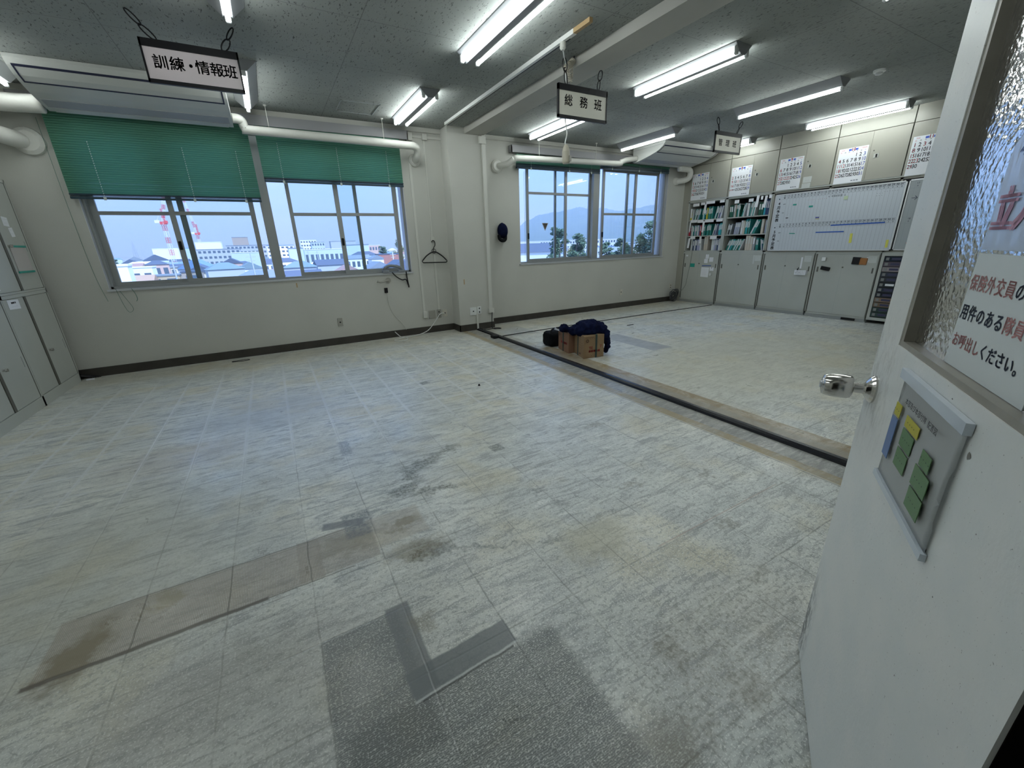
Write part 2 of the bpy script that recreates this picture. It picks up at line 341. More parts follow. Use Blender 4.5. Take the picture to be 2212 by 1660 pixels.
M_glassp = glass_material('patterned_door_glass', .55, 95, .12, (.85, .90, .88))
M_tan = mat('wood_end_block', (.42, .29, .14), .6)
M_trk = mat('white_track', (.70, .71, .68), .5)
M_reel = mat('beige_reel_plastic', (.45, .42, .34), .5)
M_ground = mat('ground_outside', (.30, .31, .32), .9, nscale=.05, namt=.3)

# ------------------------------------------------------------------ builders
def world_loc(p):
    v = Vector((0, 0, 0))
    while p is not None: v = v + Vector(p['_l']); p = p.parent
    return v
def obj(name, bm, M, parent=None, local=False, smooth=False, origin=None):
    me = bpy.data.meshes.new(name)
    if parent is not None and not local: off = world_loc(parent)
    elif parent is None and not local:
        vs = [v.co for v in bm.verts]
        off = Vector(((min(v.x for v in vs) + max(v.x for v in vs)) / 2, (min(v.y for v in vs) + max(v.y for v in vs)) / 2, min(v.z for v in vs)))
        if origin is not None: off = Vector(origin)
    else: off = Vector((0, 0, 0))
    if off.length: bmesh.ops.translate(bm, verts=bm.verts, vec=-off)
    bm.to_mesh(me); bm.free()
    for mm in (M if isinstance(M, (list, tuple)) else [M]): me.materials.append(mm)
    if smooth:
        for p in me.polygons: p.use_smooth = True
    o = bpy.data.objects.new(name, me); COL.objects.link(o)
    if parent is not None: o.parent = parent; o['_l'] = (0., 0., 0.)
    else: o.location = off; o['_l'] = tuple(off)
    return o
def tag(o, label, cat, group=None, kind=None):
    if label: o['label'] = label
    if cat: o['category'] = cat
    if group: o['group'] = group
    if kind: o['kind'] = kind
    return o
def thing(name, label, cat, loc=(0, 0, 0), group=None, kind=None):
    o = bpy.data.objects.new(name, None); COL.objects.link(o); o.location = loc; o.empty_display_size = .1; o['_l'] = tuple(float(c) for c in loc)
    return tag(o, label, cat, group, kind)
def B(): return bmesh.new()
def box(bm, x0, x1, y0, y1, z0, z1, mi=0):
    vs = [bm.verts.new(c) for c in ((x0, y0, z0), (x1, y0, z0), (x1, y1, z0), (x0, y1, z0), (x0, y0, z1), (x1, y0, z1), (x1, y1, z1), (x0, y1, z1))]
    for f in ((3, 2, 1, 0), (4, 5, 6, 7), (0, 1, 5, 4), (1, 2, 6, 5), (2, 3, 7, 6), (3, 0, 4, 7)):
        bm.faces.new([vs[i] for i in f]).material_index = mi
    return vs
def bbox(bm, c, u, v, w, hu, hv, hw, mi=0):  # box with own axes
    c, u, v, w = (Vector(t) for t in (c, u, v, w))
    vs = [bm.verts.new(c + u * (a * hu) + v * (b * hv) + w * (d * hw)) for d in (-1, 1) for a, b in ((-1, -1), (1, -1), (1, 1), (-1, 1))]
    for f in ((3, 2, 1, 0), (4, 5, 6, 7), (0, 1, 5, 4), (1, 2, 6, 5), (2, 3, 7, 6), (3, 0, 4, 7)):
        bm.faces.new([vs[i] for i in f]).material_index = mi
    return vs
def rbox(bm, x0, x1, y0, y1, z0, z1, r=.01, seg=2):
    b2 = bmesh.new(); box(b2, x0, x1, y0, y1, z0, z1)
    bmesh.ops.bevel(b2, geom=b2.edges[:], offset=r, segments=seg, affect='EDGES', profile=.5)
    me = bpy.data.meshes.new('t'); b2.to_mesh(me); b2.free(); bm.from_mesh(me); bpy.data.meshes.remove(me)
def tube(bm, pts, r, seg=8, closed=False, caps=True):
    pts = [Vector(p) for p in pts]; rings = []; n = len(pts); prev = None
    rr = r if isinstance(r, (list, tuple)) else [r] * n
    for i, p in enumerate(pts):
        if closed: t = pts[(i + 1) % n] - pts[i - 1]
        else: t = pts[min(i + 1, n - 1)] - pts[max(i - 1, 0)]
        if t.length < 1e-9: t = Vector((0, 0, 1))
        t.normalize()
        if prev is None:
            a = Vector((0, 0, 1)) if abs(t.z) < .9 else Vector((1, 0, 0)); u = t.cross(a).normalized()
        else:
            u = prev - t * prev.dot(t)
            u = u.normalized() if u.length > 1e-6 else t.orthogonal().normalized()
        prev = u; w = t.cross(u)
        rings.append([bm.verts.new(p + (u * math.cos(k * 2 * PI / seg) + w * math.sin(k * 2 * PI / seg)) * rr[i]) for k in range(seg)])
    for i in range(n if closed else n - 1):
        a, b_ = rings[i], rings[(i + 1) % n]
        for k in range(seg): bm.faces.new((a[k], a[(k + 1) % seg], b_[(k + 1) % seg], b_[k]))
    if caps and not closed:
        bm.faces.new(list(reversed(rings[0]))); bm.faces.new(rings[-1])
def arc(pts, k=6):                          # Catmull-Rom smoothing
    P = [Vector(p) for p in pts]; out = []
    for i in range(len(P) - 1):
        p0, p1, p2, p3 = P[max(i - 1, 0)], P[i], P[i + 1], P[min(i + 2, len(P) - 1)]
        for j in range(k):
            t = j / k
            out.append(.5 * ((2 * p1) + (p2 - p0) * t + (2 * p0 - 5 * p1 + 4 * p2 - p3) * t * t + (3 * p1 - p0 - 3 * p2 + p3) * t ** 3))
    return out + [P[-1]]
def prism(bm, prof, axis, a0, a1, mi=0):     # profile (two coords) extruded on an axis
    def mk(p, a): return {'x': (a, p[0], p[1]), 'y': (p[0], a, p[1]), 'z': (p[0], p[1], a)}[axis]
    A = [bm.verts.new(mk(p, a0)) for p in prof]; C = [bm.verts.new(mk(p, a1)) for p in prof]; n = len(prof)
    fs = [bm.faces.new(A), bm.faces.new(list(reversed(C)))]
    for i in range(n): fs.append(bm.faces.new((A[i], C[i], C[(i + 1) % n], A[(i + 1) % n])))
    for f in fs: f.material_index = mi
    bmesh.ops.recalc_face_normals(bm, faces=fs)
def lathe(bm, prof, o, ax, seg=24):          # prof: (dist along axis, radius)
    o = Vector(o); ax = Vector(ax).normalized(); u = ax.orthogonal().normalized(); w = ax.cross(u); rings = []
    for d, r in prof: rings.append([bm.verts.new(o + ax * d + (u * math.cos(k * 2 * PI / seg) + w * math.sin(k * 2 * PI / seg)) * max(r, 1e-4)) for k in range(seg)])
    fs = []
    for a, b_ in zip(rings, rings[1:]):
        for k in range(seg): fs.append(bm.faces.new((a[k], a[(k + 1) % seg], b_[(k + 1) % seg], b_[k])))
    fs.append(bm.faces.new(rings[0])); fs.append(bm.faces.new(rings[-1])); bmesh.ops.recalc_face_normals(bm, faces=fs)
_tc = {}
def glyphs(bm, s, size, at, u, v, bold=0., align='CENTER', xs=1., mi=0):   # lettering lying in the plane u, v
    if bold > .0001:
        e = bold * size * .9; uu, vv = Vector(u), Vector(v)
        for k, q_ in (((-1, -1), (1, -1), (1, 1), (-1, 1)) if bold > .009 else ((-1, 0), (1, 0))): glyphs(bm, s, size, Vector(at) + uu * (e * k) + vv * (e * q_), u, v, 0., align, xs, mi)
        return
    key = (s, bold, align)
    if key not in _tc:
        c = bpy.data.curves.new('t', 'FONT'); c.body = s; c.size = 1; c.align_x = align; c.align_y = 'CENTER'; c.offset = bold; c.resolution_u = 2
        o = bpy.data.objects.new('t', c); COL.objects.link(o); dg = bpy.context.evaluated_depsgraph_get()
        me = bpy.data.meshes.new_from_object(o.evaluated_get(dg)); _tc[key] = ([tuple(q.co) for q in me.vertices], [tuple(p.vertices) for p in me.polygons])
        bpy.data.objects.remove(o); bpy.data.curves.remove(c); bpy.data.meshes.remove(me)
    vs, fs = _tc[key]; at, u, v = Vector(at), Vector(u), Vector(v)
    V = [bm.verts.new(at + u * (q[0] * size * xs) + v * (q[1] * size)) for q in vs]
    for f in fs:
        try: bm.faces.new([V[i] for i in f]).material_index = mi
        except ValueError: pass
def quadp(bm, at, u, v, u0, u1, v0, v1, mi=0):
    at, u, v = Vector(at), Vector(u), Vector(v)
    f = bm.faces.new([bm.verts.new(at + u * a + v * b_) for a, b_ in ((u0, v0), (u1, v0), (u1, v1), (u0, v1))]); f.material_index = mi
def struct(name, bm, M, label, **k): return tag(obj(name, bm, M, **k), label, None, None, 'structure')

# ================================================================== THE ROOM
CE = 2.98; WY = 6.5; XL, XR = -2.62, 8.50; YR = -0.10
b = B(); box(b, XL - .2, XR + .2, -1.9, WY + .25, -.2, 0); struct('floor', b, M_floor, 'worn grey vinyl tile floor with stains and bare patches', origin=(0, 0, 0))
b = B(); box(b, XL - .2, XR + .2, -1.9, WY + .25, CE, CE + .25); struct('ceiling', b, M_ceil, 'fissured grey ceiling boards', origin=(0, 0, 0))
W1 = (-1.66, 1.915, .985, 2.72); W2 = (3.90, 7.53, 1.01, 2.70)
b = B()
xs = [XL - .2, W1[0], W1[1], W2[0], W2[1], XR + .2]
for a, c in ((0, 1), (2, 3), (4, 5)): box(b, xs[a], xs[c], WY, WY + .22, 0, CE)
for w in (W1, W2): box(b, w[0], w[1], WY, WY + .22, 0, w[2]); box(b, w[0], w[1], WY, WY + .22, w[3], CE)
struct('wall_window', b, M_wall, 'cream plaster wall with the two wide windows')
b = B(); box(b, XL - .2, XL, YR, WY, 0, CE); struct('wall_left', b, M_wall, 'left side wall behind the steel lockers')
b = B(); box(b, XR, XR + .2, YR, WY, 0, CE); struct('wall_right', b, M_wall, 'right side wall behind the cabinets')
b = B(); box(b, XL - .2, -.30, YR - .12, YR, 0, CE); box(b, .72, XR + .2, YR - .12, YR, 0, CE); box(b, -.30, .72, YR - .12, YR, 2.1, CE)
struct('wall_rear', b, M_wall, 'rear wall with the doorway')
b = B(); box(b, XL - .2, XR + .2, -1.9, -1.75, 0, CE); box(b, XL - .2, XL, -1.75, YR - .12, 0, CE); box(b, XR, XR + .2, -1.75, YR - .12, 0, CE)
struct('wall_corridor', b, M_wall, 'corridor wall behind the doorway')
b = B(); box(b, 2.55, 3.17, 6.22, WY, 0, CE); struct('pillar', b, M_wall, 'square cream pillar between the two windows')
b = B(); box(b, 2.82, 3.115, YR, 6.5, 2.895, CE); struct('trim_1', b, M_beam, 'shallow ceiling beam running from the pillar')
b = B(); H = .105
box(b, XL, 2.54, WY - .012, WY, 0, H); box(b, 2.538, 2.55, 6.208, WY, 0, H); box(b, 2.538, 3.182, 6.208, 6.22, 0, H); box(b, 3.17, 3.182, 6.22, WY, 0, H); box(b, 3.182, 7.98, WY - .012, WY, 0, H)
struct('baseboard_window', b, M_base, 'dark brown vinyl baseboard under the windows')
b = B(); box(b, .715, .80, YR - .16, -.001, 0, 2.12); box(b, -.34, -.27, YR - .16, YR + .03, 0, 2.12); box(b, .76, 1.5, YR, YR + .012, 0, .9)  # jamb, plus an added dark sheet standing for shade behind the open door
struct('trim_2', b, M_jambshade, 'door jamb and wall sheet, coloured black as the shade behind the door')
# cornice strip along the window wall
b = B(); box(b, XL, 2.55, WY - .03, WY, CE - .06, CE); box(b, 3.17, 8.05, WY - .03, WY, CE - .06, CE); struct('trim_3', b, M_wall, 'cornice strip at the top of the window wall')

# ------------------------------------------------------------------ windows
def window(n, w, label, sashes, mull, trans):
    x0, x1, z0, z1 = w; r = thing('window_%d' % n, label, None, ((x0 + x1) / 2, 6.6, z0), kind='structure')
    b = B(); f = .03
    for a, c in ((x0, x0 + f), (x1 - f, x1)): box(b, a, c, 6.56, 6.70, z0, z1)
    box(b, x0, x1, 6.56, 6.70, z0, z0 + f); box(b, x0, x1, 6.56, 6.70, z1 - .04, z1)
    for a, c in mull: box(b, a, c, 6.55, 6.71, z0, z1)
    obj('window_frame', b, M_alu, r)
    b = B(); box(b, x0 - .02, x1 + .02, 6.485, 6.57, z0 - .018, z0 + .004); box(b, x0, x0 + .006, WY, 6.56, z0, z1); box(b, x1 - .006, x1, WY, 6.56, z0, z1)
    obj('window_sill', b, M_aluL, r)
    for (a, c, track, st, tz) in sashes:
        y = 6.60 if track == 0 else 6.645; s = B()
        box(s, a, a + st, y, y + .03, z0 + .03, z1 - .04); box(s, c - st, c, y, y + .03, z0 + .03, z1 - .04)
        box(s, a + st, c - st, y, y + .03, z0 + .03, z0 + .075); box(s, a + st, c - st, y, y + .03, z1 - .09, z1 - .04)
        box(s, a + st, c - st, y, y + .03, tz - .02, tz + .02)
        so = obj('sash', s, M_alu, r)
        p = B(); box(p, a + st, c - st, y + .012, y + .017, z0 + .07, z1 - .08); obj('glass_pane', p, M_pane, so)
        if track == 0:
            k = B(); rbox(k, a + .012, a + .042, y - .022, y, z0 + .42, z0 + .52, .006); obj('window_latch', k, M_black, so)
    return r
window(1, W1, 'wide aluminium window on the left, half covered by green blinds',
       [(-1.63, -.772, 1, .06, 1.822), (-.925, -.035, 0, .055, 1.822), (.368, 1.27, 1, .045, 1.822), (.957, 1.83, 0, .06, 1.822)], [(.043, .16)], 0)
window(2, W2, 'wide aluminium window right of the pillar with the mountain view',
       [(4.106, 4.99, 0, .05, 2.19), (4.74, 5.59, 1, .04, 2.19), (5.842, 6.752, 0, .055, 1.86), (6.514, 7.43, 1, .055, 1.86)], [(5.575, 5.72)], 0)

t = thing('triangle_sticker', 'small inverted triangle sticker on the glass of the right window', 'sticker', (4.50, 6.605, 1.59))
b = B(); prism(b, [(4.435, 1.700), (4.575, 1.700), (4.505, 1.565)], 'y', 6.606, 6.610); obj('white_border', b, M_aluL, t)
b = B(); prism(b, [(4.450, 1.692), (4.560, 1.692), (4.505, 1.585)], 'y', 6.604, 6.606); obj('brown_face', b, mat('brown_sticker', (.10, .085, .07), .6), t)
# ------------------------------------------------------------------ blinds
def blind(x0, x1, ztop, zbot, label, n_stack, cords, tilt=-1.02, drop=None):
    r = thing('venetian_blind', label, 'blind', ((x0 + x1) / 2, 6.44, zbot))
    rs_ = random.Random(int(x0 * 100)); b = B(); pitch = .0225; z = ztop - .03; ca, sa = math.cos(tilt) * .0125, math.sin(tilt) * .0125
    while z > zbot + .03:
        dz_ = rs_.uniform(-.0006, .0006); pr_ = [(-1, 0), (-.5, .0022), (0, .003), (.5, .0022), (1, 0)]; vs = []
        for t_, c_ in pr_:
            for x in (x0, x1): vs.append(b.verts.new((x, 6.44 + ca * t_ - abs(math.sin(tilt)) * c_, z + dz_ + sa * t_ - math.cos(tilt) * c_ * .5)))
        for k in range(4): b.faces.new((vs[2 * k], vs[2 * k + 1], vs[2 * k + 3], vs[2 * k + 2]))
        z -= pitch
    obj('slats', b, M_green, r)
    b = B(); box(b, x0, x1, 6.42, 6.46, ztop - .03, ztop); obj('head_rail', b, M_green, r)
    b = B(); box(b, x0, x1, 6.425, 6.455, zbot - .018, zbot + .004)
    box(b, x0, x1, 6.422, 6.424, zbot + .022, zbot + .034)
    for k in range(n_stack): box(b, x0, x1, 6.428, 6.453, zbot + .008 + k * .006, zbot + .011 + k * .006)
    obj('bottom_rail', b, M_greend, r)
    for cx in cords:
        b = B(); z = zbot + .01
        while z < (zbot + ztop) / 2 + .12: box(b, cx - .003, cx + .003, 6.417, 6.421, z, z + .011); z += .0225
        box(b, cx - .012, cx + .012, 6.418, 6.423, zbot - .03, zbot + .004); obj('ladder_cord', b, M_cordw, r)
    return r
bl1 = blind(-1.70, .065, 2.80, 1.965, 'green venetian blind lowered furthest, at the left end of the left window', 4, (-1.42, -.62, -.1))
bl2 = blind(.145, 1.905, 2.80, 2.20, 'green venetian blind over the right half of the left window', 4, (.36, 1.05, 1.7))
bl3 = blind(3.82, 5.61, 2.74, 2.55, 'green venetian blind pulled up over the left half of the right window', 9, (4.1, 4.9, 5.4))
bl4 = blind(5.64, 7.45, 2.74, 2.64, 'green venetian blind pulled up over the right half of the right window', 9, (5.9, 6.6, 7.2))
b = B(); tube(b, arc([(-1.76, 6.47, 2.7), (-1.755, 6.47, 1.9), (-1.74, 6.48, 1.2), (-1.70, 6.48, .86)]), .0018, 4); obj('pull_cord', b, M_cordg, bl1)
b = B(); tube(b, arc([(-1.60, 6.48, 1.0), (-1.58, 6.48, .84), (-1.555, 6.47, .74), (-1.53, 6.48, .72), (-1.50, 6.48, .76), (-1.53, 6.48, .86), (-1.57, 6.48, .97)]), .0018, 4); obj('pull_cord', b, M_cordg, bl1)
b = B(); tube(b, arc([(-1.46, 6.48, .99), (-1.44, 6.48, .93), (-1.435, 6.48, .87), (-1.45, 6.48, .84)]), .0025, 4); obj('pull_cord', b, M_cordg, bl1)
b = B()
for k in range(3): tube(b, arc([(3.97 + k * .03, 6.45, 2.5), (3.98 + k * .028, 6.46, 1.9), (3.975 + k * .03, 6.46, 1.1)]), .002, 4)
obj('pull_cord', b, M_cordg, bl3)
# curtain boxes above the windows
def cbox(x0, x1, z0, z1, label):
    b = B(); box(b, x0, x1, 6.40, 6.412, z0, z1); box(b, x0, x1, 6.40, WY, z1, z1 + .012); box(b, x0, x0 + .012, 6.40, WY, z0, z1); box(b, x1 - .012, x1, 6.40, WY, z0, z1)
    tag(obj('curtain_box', b, M_boxg), label, 'curtain box')
cbox(-1.9, 2.03, 2.795, 2.895, 'long grey metal curtain box above the left window')
cbox(3.72, 7.7, 2.76, 2.85, 'long grey metal curtain box above the right window')

# ------------------------------------------------------------------ ceiling lamps
def lamp(cx, y0, y1, n, label):
    r = thing('ceiling_lamp', label, 'ceiling light', (cx, (y0 + y1) / 2, CE), group='ceiling fluorescent lamps')
    b = B(); prism(b, [(cx - .115, CE), (cx - .112, CE - .008), (cx - .03, CE - .085), (cx + .03, CE - .085), (cx + .112, CE - .008), (cx + .115, CE)], 'y', y0 - .03, y1 + .03); obj('fixture_body', b, M_fix, r)
    xs = [cx] if n == 1 else [cx - .075, cx + .075]; z = CE - .105 if n == 1 else CE - .075
    for x in xs:
        b = B(); tube(b, [(x, y0, z), (x, y1, z)], .0155, 10); obj('fluorescent_tube', b, M_tube, r, smooth=False)
        for ya, s in ((y0, -1), (y1, 1)):
            b = B(); rbox(b, x - .018, x + .018, min(ya, ya + s * .028), max(ya, ya + s * .028), z - .018, z + .05, .006, 1); obj('tube_socket', b, M_cap, r)
    return r
R1 = (2.79, 3.96); R2 = (4.98, 6.12)
lamp(.07, *R1, 1, 'single tube ceiling lamp at the top edge above the pinkish hanging sign')
lamp(.12, *R2, 1, 'single tube ceiling lamp beside the right end of the big air conditioner')
lamp(-1.79, *R2, 1, 'ceiling lamp at the far left edge behind the air conditioner')
lamp(1.90, *R1, 2, 'nearest twin tube ceiling lamp, left of the wiring track')
lamp(1.87, *R2, 2, 'twin tube ceiling lamp near the window pipe, left of the beam')
lamp(4.02, *R1, 2, 'nearest twin tube ceiling lamp right of the beam')
lamp(3.98, *R2, 2, 'twin tube ceiling lamp just above the middle hanging sign and the second window')
lamp(5.87, *R1, 1, 'single tube ceiling lamp above the smallest hanging sign')
lamp(5.83, *R2, 1, 'single tube ceiling lamp touching the left end of the far air conditioner')
lamp(7.66, *R1, 2, 'twin tube ceiling lamp right beside the overhead cabinets')
lamp(-1.79, *R1, 1, 'unseen added lamp left of the pinkish sign, beyond the left edge of the picture')  # unseen lamp, added to brighten the left side
for x_, n_, l_ in ((-1.79, 1, 'far left'), (.07, 1, 'straight above the doorway'), (1.90, 2, 'nearest the open door'), (4.02, 2, 'right of the beam')): lamp(x_, .62, 1.76, n_, 'unseen lamp added above the top edge of the picture, ' + l_)  # unseen row continuing the lamp spacing, added to light door and near floor
lamp(7.69, 4.90, 5.48, 2, 'short twin tube lamp peeking out behind the smallest hanging sign')

# ------------------------------------------------------------------ air conditioners
def aircon(x0, x1, label, dy=0.):
    r = thing('air_conditioner', label, 'air conditioner', ((x0 + x1) / 2, 6.0, CE))
    pr = [(6.34, CE - .003), (6.34, 2.745), (6.31, 2.73), (6.2, 2.742), (6.05, 2.768), (5.93, 2.792), (5.80, 2.826), (5.72, 2.855), (5.64, 2.905), (5.60, 2.95), (5.60, CE - .003)]
    b = B(); prism(b, pr, 'x', x0, x1); obj('casing', b, M_ac, r)
    def band(p, q, a, c, t, M, nm):
        (ya, za), (yb, zb) = p, q; n = Vector((0, -(za - zb), (ya - yb))).normalized()
        if n.z > 0: n = -n
        b = B(); vs = []
        for (yy, zz) in (p, q):
            for xx in (a, c): vs.append((xx, yy, zz))
        lo = [b.verts.new(Vector(v)) for v in vs]; hi = [b.verts.new(Vector(v) + n * t) for v in vs]
        for f in ((lo[0], lo[1], hi[1], hi[0]), (lo[2], lo[3], hi[3], hi[2]), (lo[0], lo[2], hi[2], hi[0]), (lo[1], lo[3], hi[3], hi[1]), (hi[0], hi[1], hi[3], hi[2])): b.faces.new(f)
        bmesh.ops.recalc_face_normals(b, faces=b.faces[:]); return obj(nm, b, M, r)
    band((5.644, 2.900), (5.632, 2.914), x0 + .03, x1 - .03, .003, M_acl, 'grille_gap')
    band((5.80, 2.826), (5.786, 2.831), x0 + .03, x1 - .03, .003, M_acl, 'grille_gap')
    band((5.80, 2.826), (5.72, 2.855), x0 + .03, x0 + .042, .003, M_acl, 'grille_gap'); band((5.80, 2.826), (5.72, 2.855), x1 - .042, x1 - .03, .003, M_acl, 'grille_gap')
    band((5.72, 2.855), (5.64, 2.905), x0 + .03, x0 + .042, .003, M_acl, 'grille_gap'); band((5.72, 2.855), (5.64, 2.905), x1 - .042, x1 - .03, .003, M_acl, 'grille_gap')
    band((6.2, 2.742), (6.05, 2.768), x0 + .03, x1 - .03, .004, M_acd, 'louver'); band((6.31, 2.73), (6.21, 2.741), x0 + .05, x1 - .05, .006, M_ac, 'rear_lip')
    b = B(); box(b, x0 - .004, x0, 5.62, 6.33, 2.93, 2.934); box(b, x1, x1 + .004, 5.62, 6.33, 2.93, 2.934); obj('side_seam', b, M_acd, r)
    return r
aircon(-1.60, -.06, 'large air conditioner hung from the ceiling above the left window')
aircon(6.33, 7.87, 'air conditioner hung from the ceiling beside the overhead cabinets')

# ------------------------------------------------------------------ pipes
def pipe(name, pts, r, label, flange=None, hang=(), k=6, M=M_pipe):
    t = thing(name, label, 'pipe', pts[0])
    b = B(); tube(b, arc(pts, k), r, 14); obj('pipe_run', b, M, t, smooth=True)
    for c, rad in (flange or []):
        b = B(); lathe(b, [(0, rad), (-.03, rad * .95), (-.05, rad * .7)], c, (0, 1, 0)); obj('wall_flange', b, M, t, smooth=False)
    for (x, y, z) in hang:
        b = B(); tube(b, [(x, y, z), (x, y, CE)], .004, 6); lathe(b, [(0, .02), (-.012, .014)], (x, y, CE), (0, 0, 1), 12); obj('hanger_rod', b, M_cond, t)
    return t
pipe('drain_pipe', [(-.06, 6.20, 2.80), (-.01, 6.21, 2.80), (.03, 6.24, 2.79), (.045, 6.25, 2.735), (.06, 6.25, 2.71), (.10, 6.25, 2.705), (1.0, 6.25, 2.70), (1.9, 6.25, 2.69), (2.06, 6.255, 2.685), (2.115, 6.29, 2.65), (2.12, 6.35, 2.585), (2.12, 6.42, 2.555), (2.12, 6.5, 2.55)], .048,
     'white insulated pipe running along the top of the left window', [((2.12, 6.5, 2.55), .085)], ((.30, 6.25, 2.75), (1.65, 6.25, 2.74)), 5)
pipe('thick_drain_pipe', [(-1.62, 6.25, 2.77), (-1.9, 6.25, 2.76), (-2.05, 6.25, 2.76), (-2.1, 6.25, 2.74), (-2.1, 6.25, 2.62), (-2.07, 6.27, 2.52), (-1.99, 6.35, 2.49), (-1.93, 6.48, 2.48)], .078,
     'thick white pipe elbow at the left edge under the air conditioner', [((-1.88, 6.5, 2.48), .13)], (), 6)
pipe('drain_pipe', [(6.33, 6.25, 2.80), (6.1, 6.25, 2.765), (5.95, 6.25, 2.72), (5.85, 6.25, 2.69), (4.8, 6.25, 2.67), (3.80, 6.25, 2.645), (3.68, 6.26, 2.63), (3.60, 6.33, 2.57), (3.52, 6.43, 2.555), (3.48, 6.5, 2.55)], .045,
     'white insulated pipe running along the top of the right window', [((3.48, 6.5, 2.55), .10)], ((4.15, 6.25, 2.70), (5.35, 6.25, 2.72)), 5)
pipe('drain_pipe', [(7.55, 6.27, 2.70), (7.75, 6.27, 2.70), (7.86, 6.27, 2.69), (7.91, 6.27, 2.64), (7.91, 6.30, 2.55), (7.86, 6.38, 2.51), (7.76, 6.5, 2.50)], .055,
     'white pipe elbow under the far air conditioner in the corner', [((7.76, 6.5, 2.50), .08)], (), 6)

# ------------------------------------------------------------------ conduits and wall fittings
def conduit(pts, w, d, label, box_end=None, Mx=M_cond, joint=()):
    t = thing('conduit', label, 'conduit', (pts[0][0], pts[0][1], min(p[2] for p in pts)))
    b = B()
    for p, q in zip(pts, pts[1:]):
        x0, x1 = min(p[0], q[0]) - w / 2, max(p[0], q[0]) + w / 2; y1 = max(p[1], q[1]); z0, z1 = min(p[2], q[2]) - w / 2, max(p[2], q[2]) + w / 2
        if abs(p[0] - q[0]) > abs(p[2] - q[2]): z0, z1 = p[2] - w / 2, p[2] + w / 2
        box(b, x0, x1, y1 - d, y1, z0, z1)
    obj('cable_cover', b, Mx, t)
    for (x0, x1, y0, y1, z0, z1) in (box_end or []):
        b = B(); rbox(b, x0, x1, y0, y1, z0, z1, .006); obj('junction_box', b, Mx, t)
    return t
conduit([(2.05, 6.5, 2.50), (2.05, 6.5, .34)], .035, .015, 'cream conduit left of the clothes hanger, ending above the baseboard', [(2.025, 2.085, 6.465, 6.5, .25, .36)])
conduit([(2.29, 6.5, 2.84), (2.29, 6.5, 1.46)], .018, .012, 'thin cream conduit above the clothes hanger', [(2.265, 2.32, 6.47, 6.5, 1.42, 1.50)])
conduit([(2.30, 6.5, 1.22), (2.30, 6.5, .38)], .030, .016, 'short cream conduit below the clothes hanger')
conduit([(2.10, 6.5, 2.86), (2.55, 6.5, 2.86)], .03, .02, 'horizontal cream conduit near the ceiling left of the pillar', [(2.03, 2.11, 6.45, 6.5, 2.80, 2.90), (2.26, 2.33, 6.45, 6.5, 2.82, 2.90)])
conduit([(3.115, 6.22, 2.88), (3.115, 6.22, .37)], .055, .028, 'wide cream conduit down the right side of the pillar', [(3.07, 3.165, 6.175, 6.22, .26, .34), (3.04, 3.15, 6.175, 6.22, 2.78, 2.88)])
conduit([(2.86, 6.22, .26), (2.86, 6.22, .02)], .03, .02, 'short cream conduit from the pillar socket down to the floor')
def socket(x, y, z, w, h, label, M=M_white, holes=((0, 0),)):
    t = thing('wall_socket', label, 'wall socket', (x, y, z))
    b = B(); rbox(b, x - w / 2, x + w / 2, y - .009, y, z - h / 2, z + h / 2, .003); obj('plate', b, M, t)
    b = B()
    for hx, hz in holes: lathe(b, [(0, .011), (.003, .011)], (x + hx, y - .0115, z + hz), (0, 1, 0), 12)
    obj('outlet', b, M_black, t)
    return t
M_plate = mat('cream_plate', (.60, .58, .50), .4); M_plateg = mat('metal_plate', (.38, .37, .33), .4, metal=.4)
socket(.754, 6.5, .33, .07, .12, 'pale wall socket alone under the left window', M_plateg)
socket(6.37, 6.5, .32, .07, .12, 'white wall socket under the right window', M_plate)
socket(7.90, 6.5, .33, .07, .12, 'cream wall socket in the corner by the cabinets', M_plate, ((0, .025), (0, -.025)))
socket(2.795, 6.22, .315, .12, .13, 'double wall socket on the pillar, left plate', M_white)
socket(2.905, 6.22, .325, .07, .12, 'double wall socket on the pillar, right plate', M_white, ((0, .03), (0, -.03)))
b = B(); rbox(b, 2.12, 2.235, 6.491, 6.5, .23, .36, .003); tag(obj('blank_plate', b, M_plateg), 'blank grey wall plate left of the two sockets under the hanger', 'wall plate')
socket(2.295, 6.5, .295, .075, .14, 'dark framed wall socket under the hanger with the white cable', M_plateg, ((0, .03), (0, -.03)))
socket(2.40, 6.5, .295, .08, .12, 'brown wall socket right of the dark one under the hanger', M_plate)
b = B(); tube(b, arc([(2.39, 6.48, .29), (2.30, 6.44, .30), (2.20, 6.42, .20), (2.05, 6.40, .06), (1.85, 6.36, .012), (1.7, 6.33, .010), (1.56, 6.30, .010), (1.45, 6.22, .010), (1.5, 6.10, .010), (1.62, 6.14, .010), (1.66, 6.28, .010), (1.6, 6.40, .012), (1.53, 6.47, .09)]), .006, 6)
tag(obj('cable', b, M_white, smooth=True), 'white cable looped on the floor below the hanger', 'cable')
b = B(); tube(b, arc([(1.49, 6.49, .70), (1.50, 6.49, .52), (1.55, 6.49, .36), (1.66, 6.49, .22), (1.72, 6.485, .10)]), .0035, 5); tag(obj('thin_cable', b, M_cond, smooth=True), 'thin white cord hanging on the wall under the telephone', 'cable')
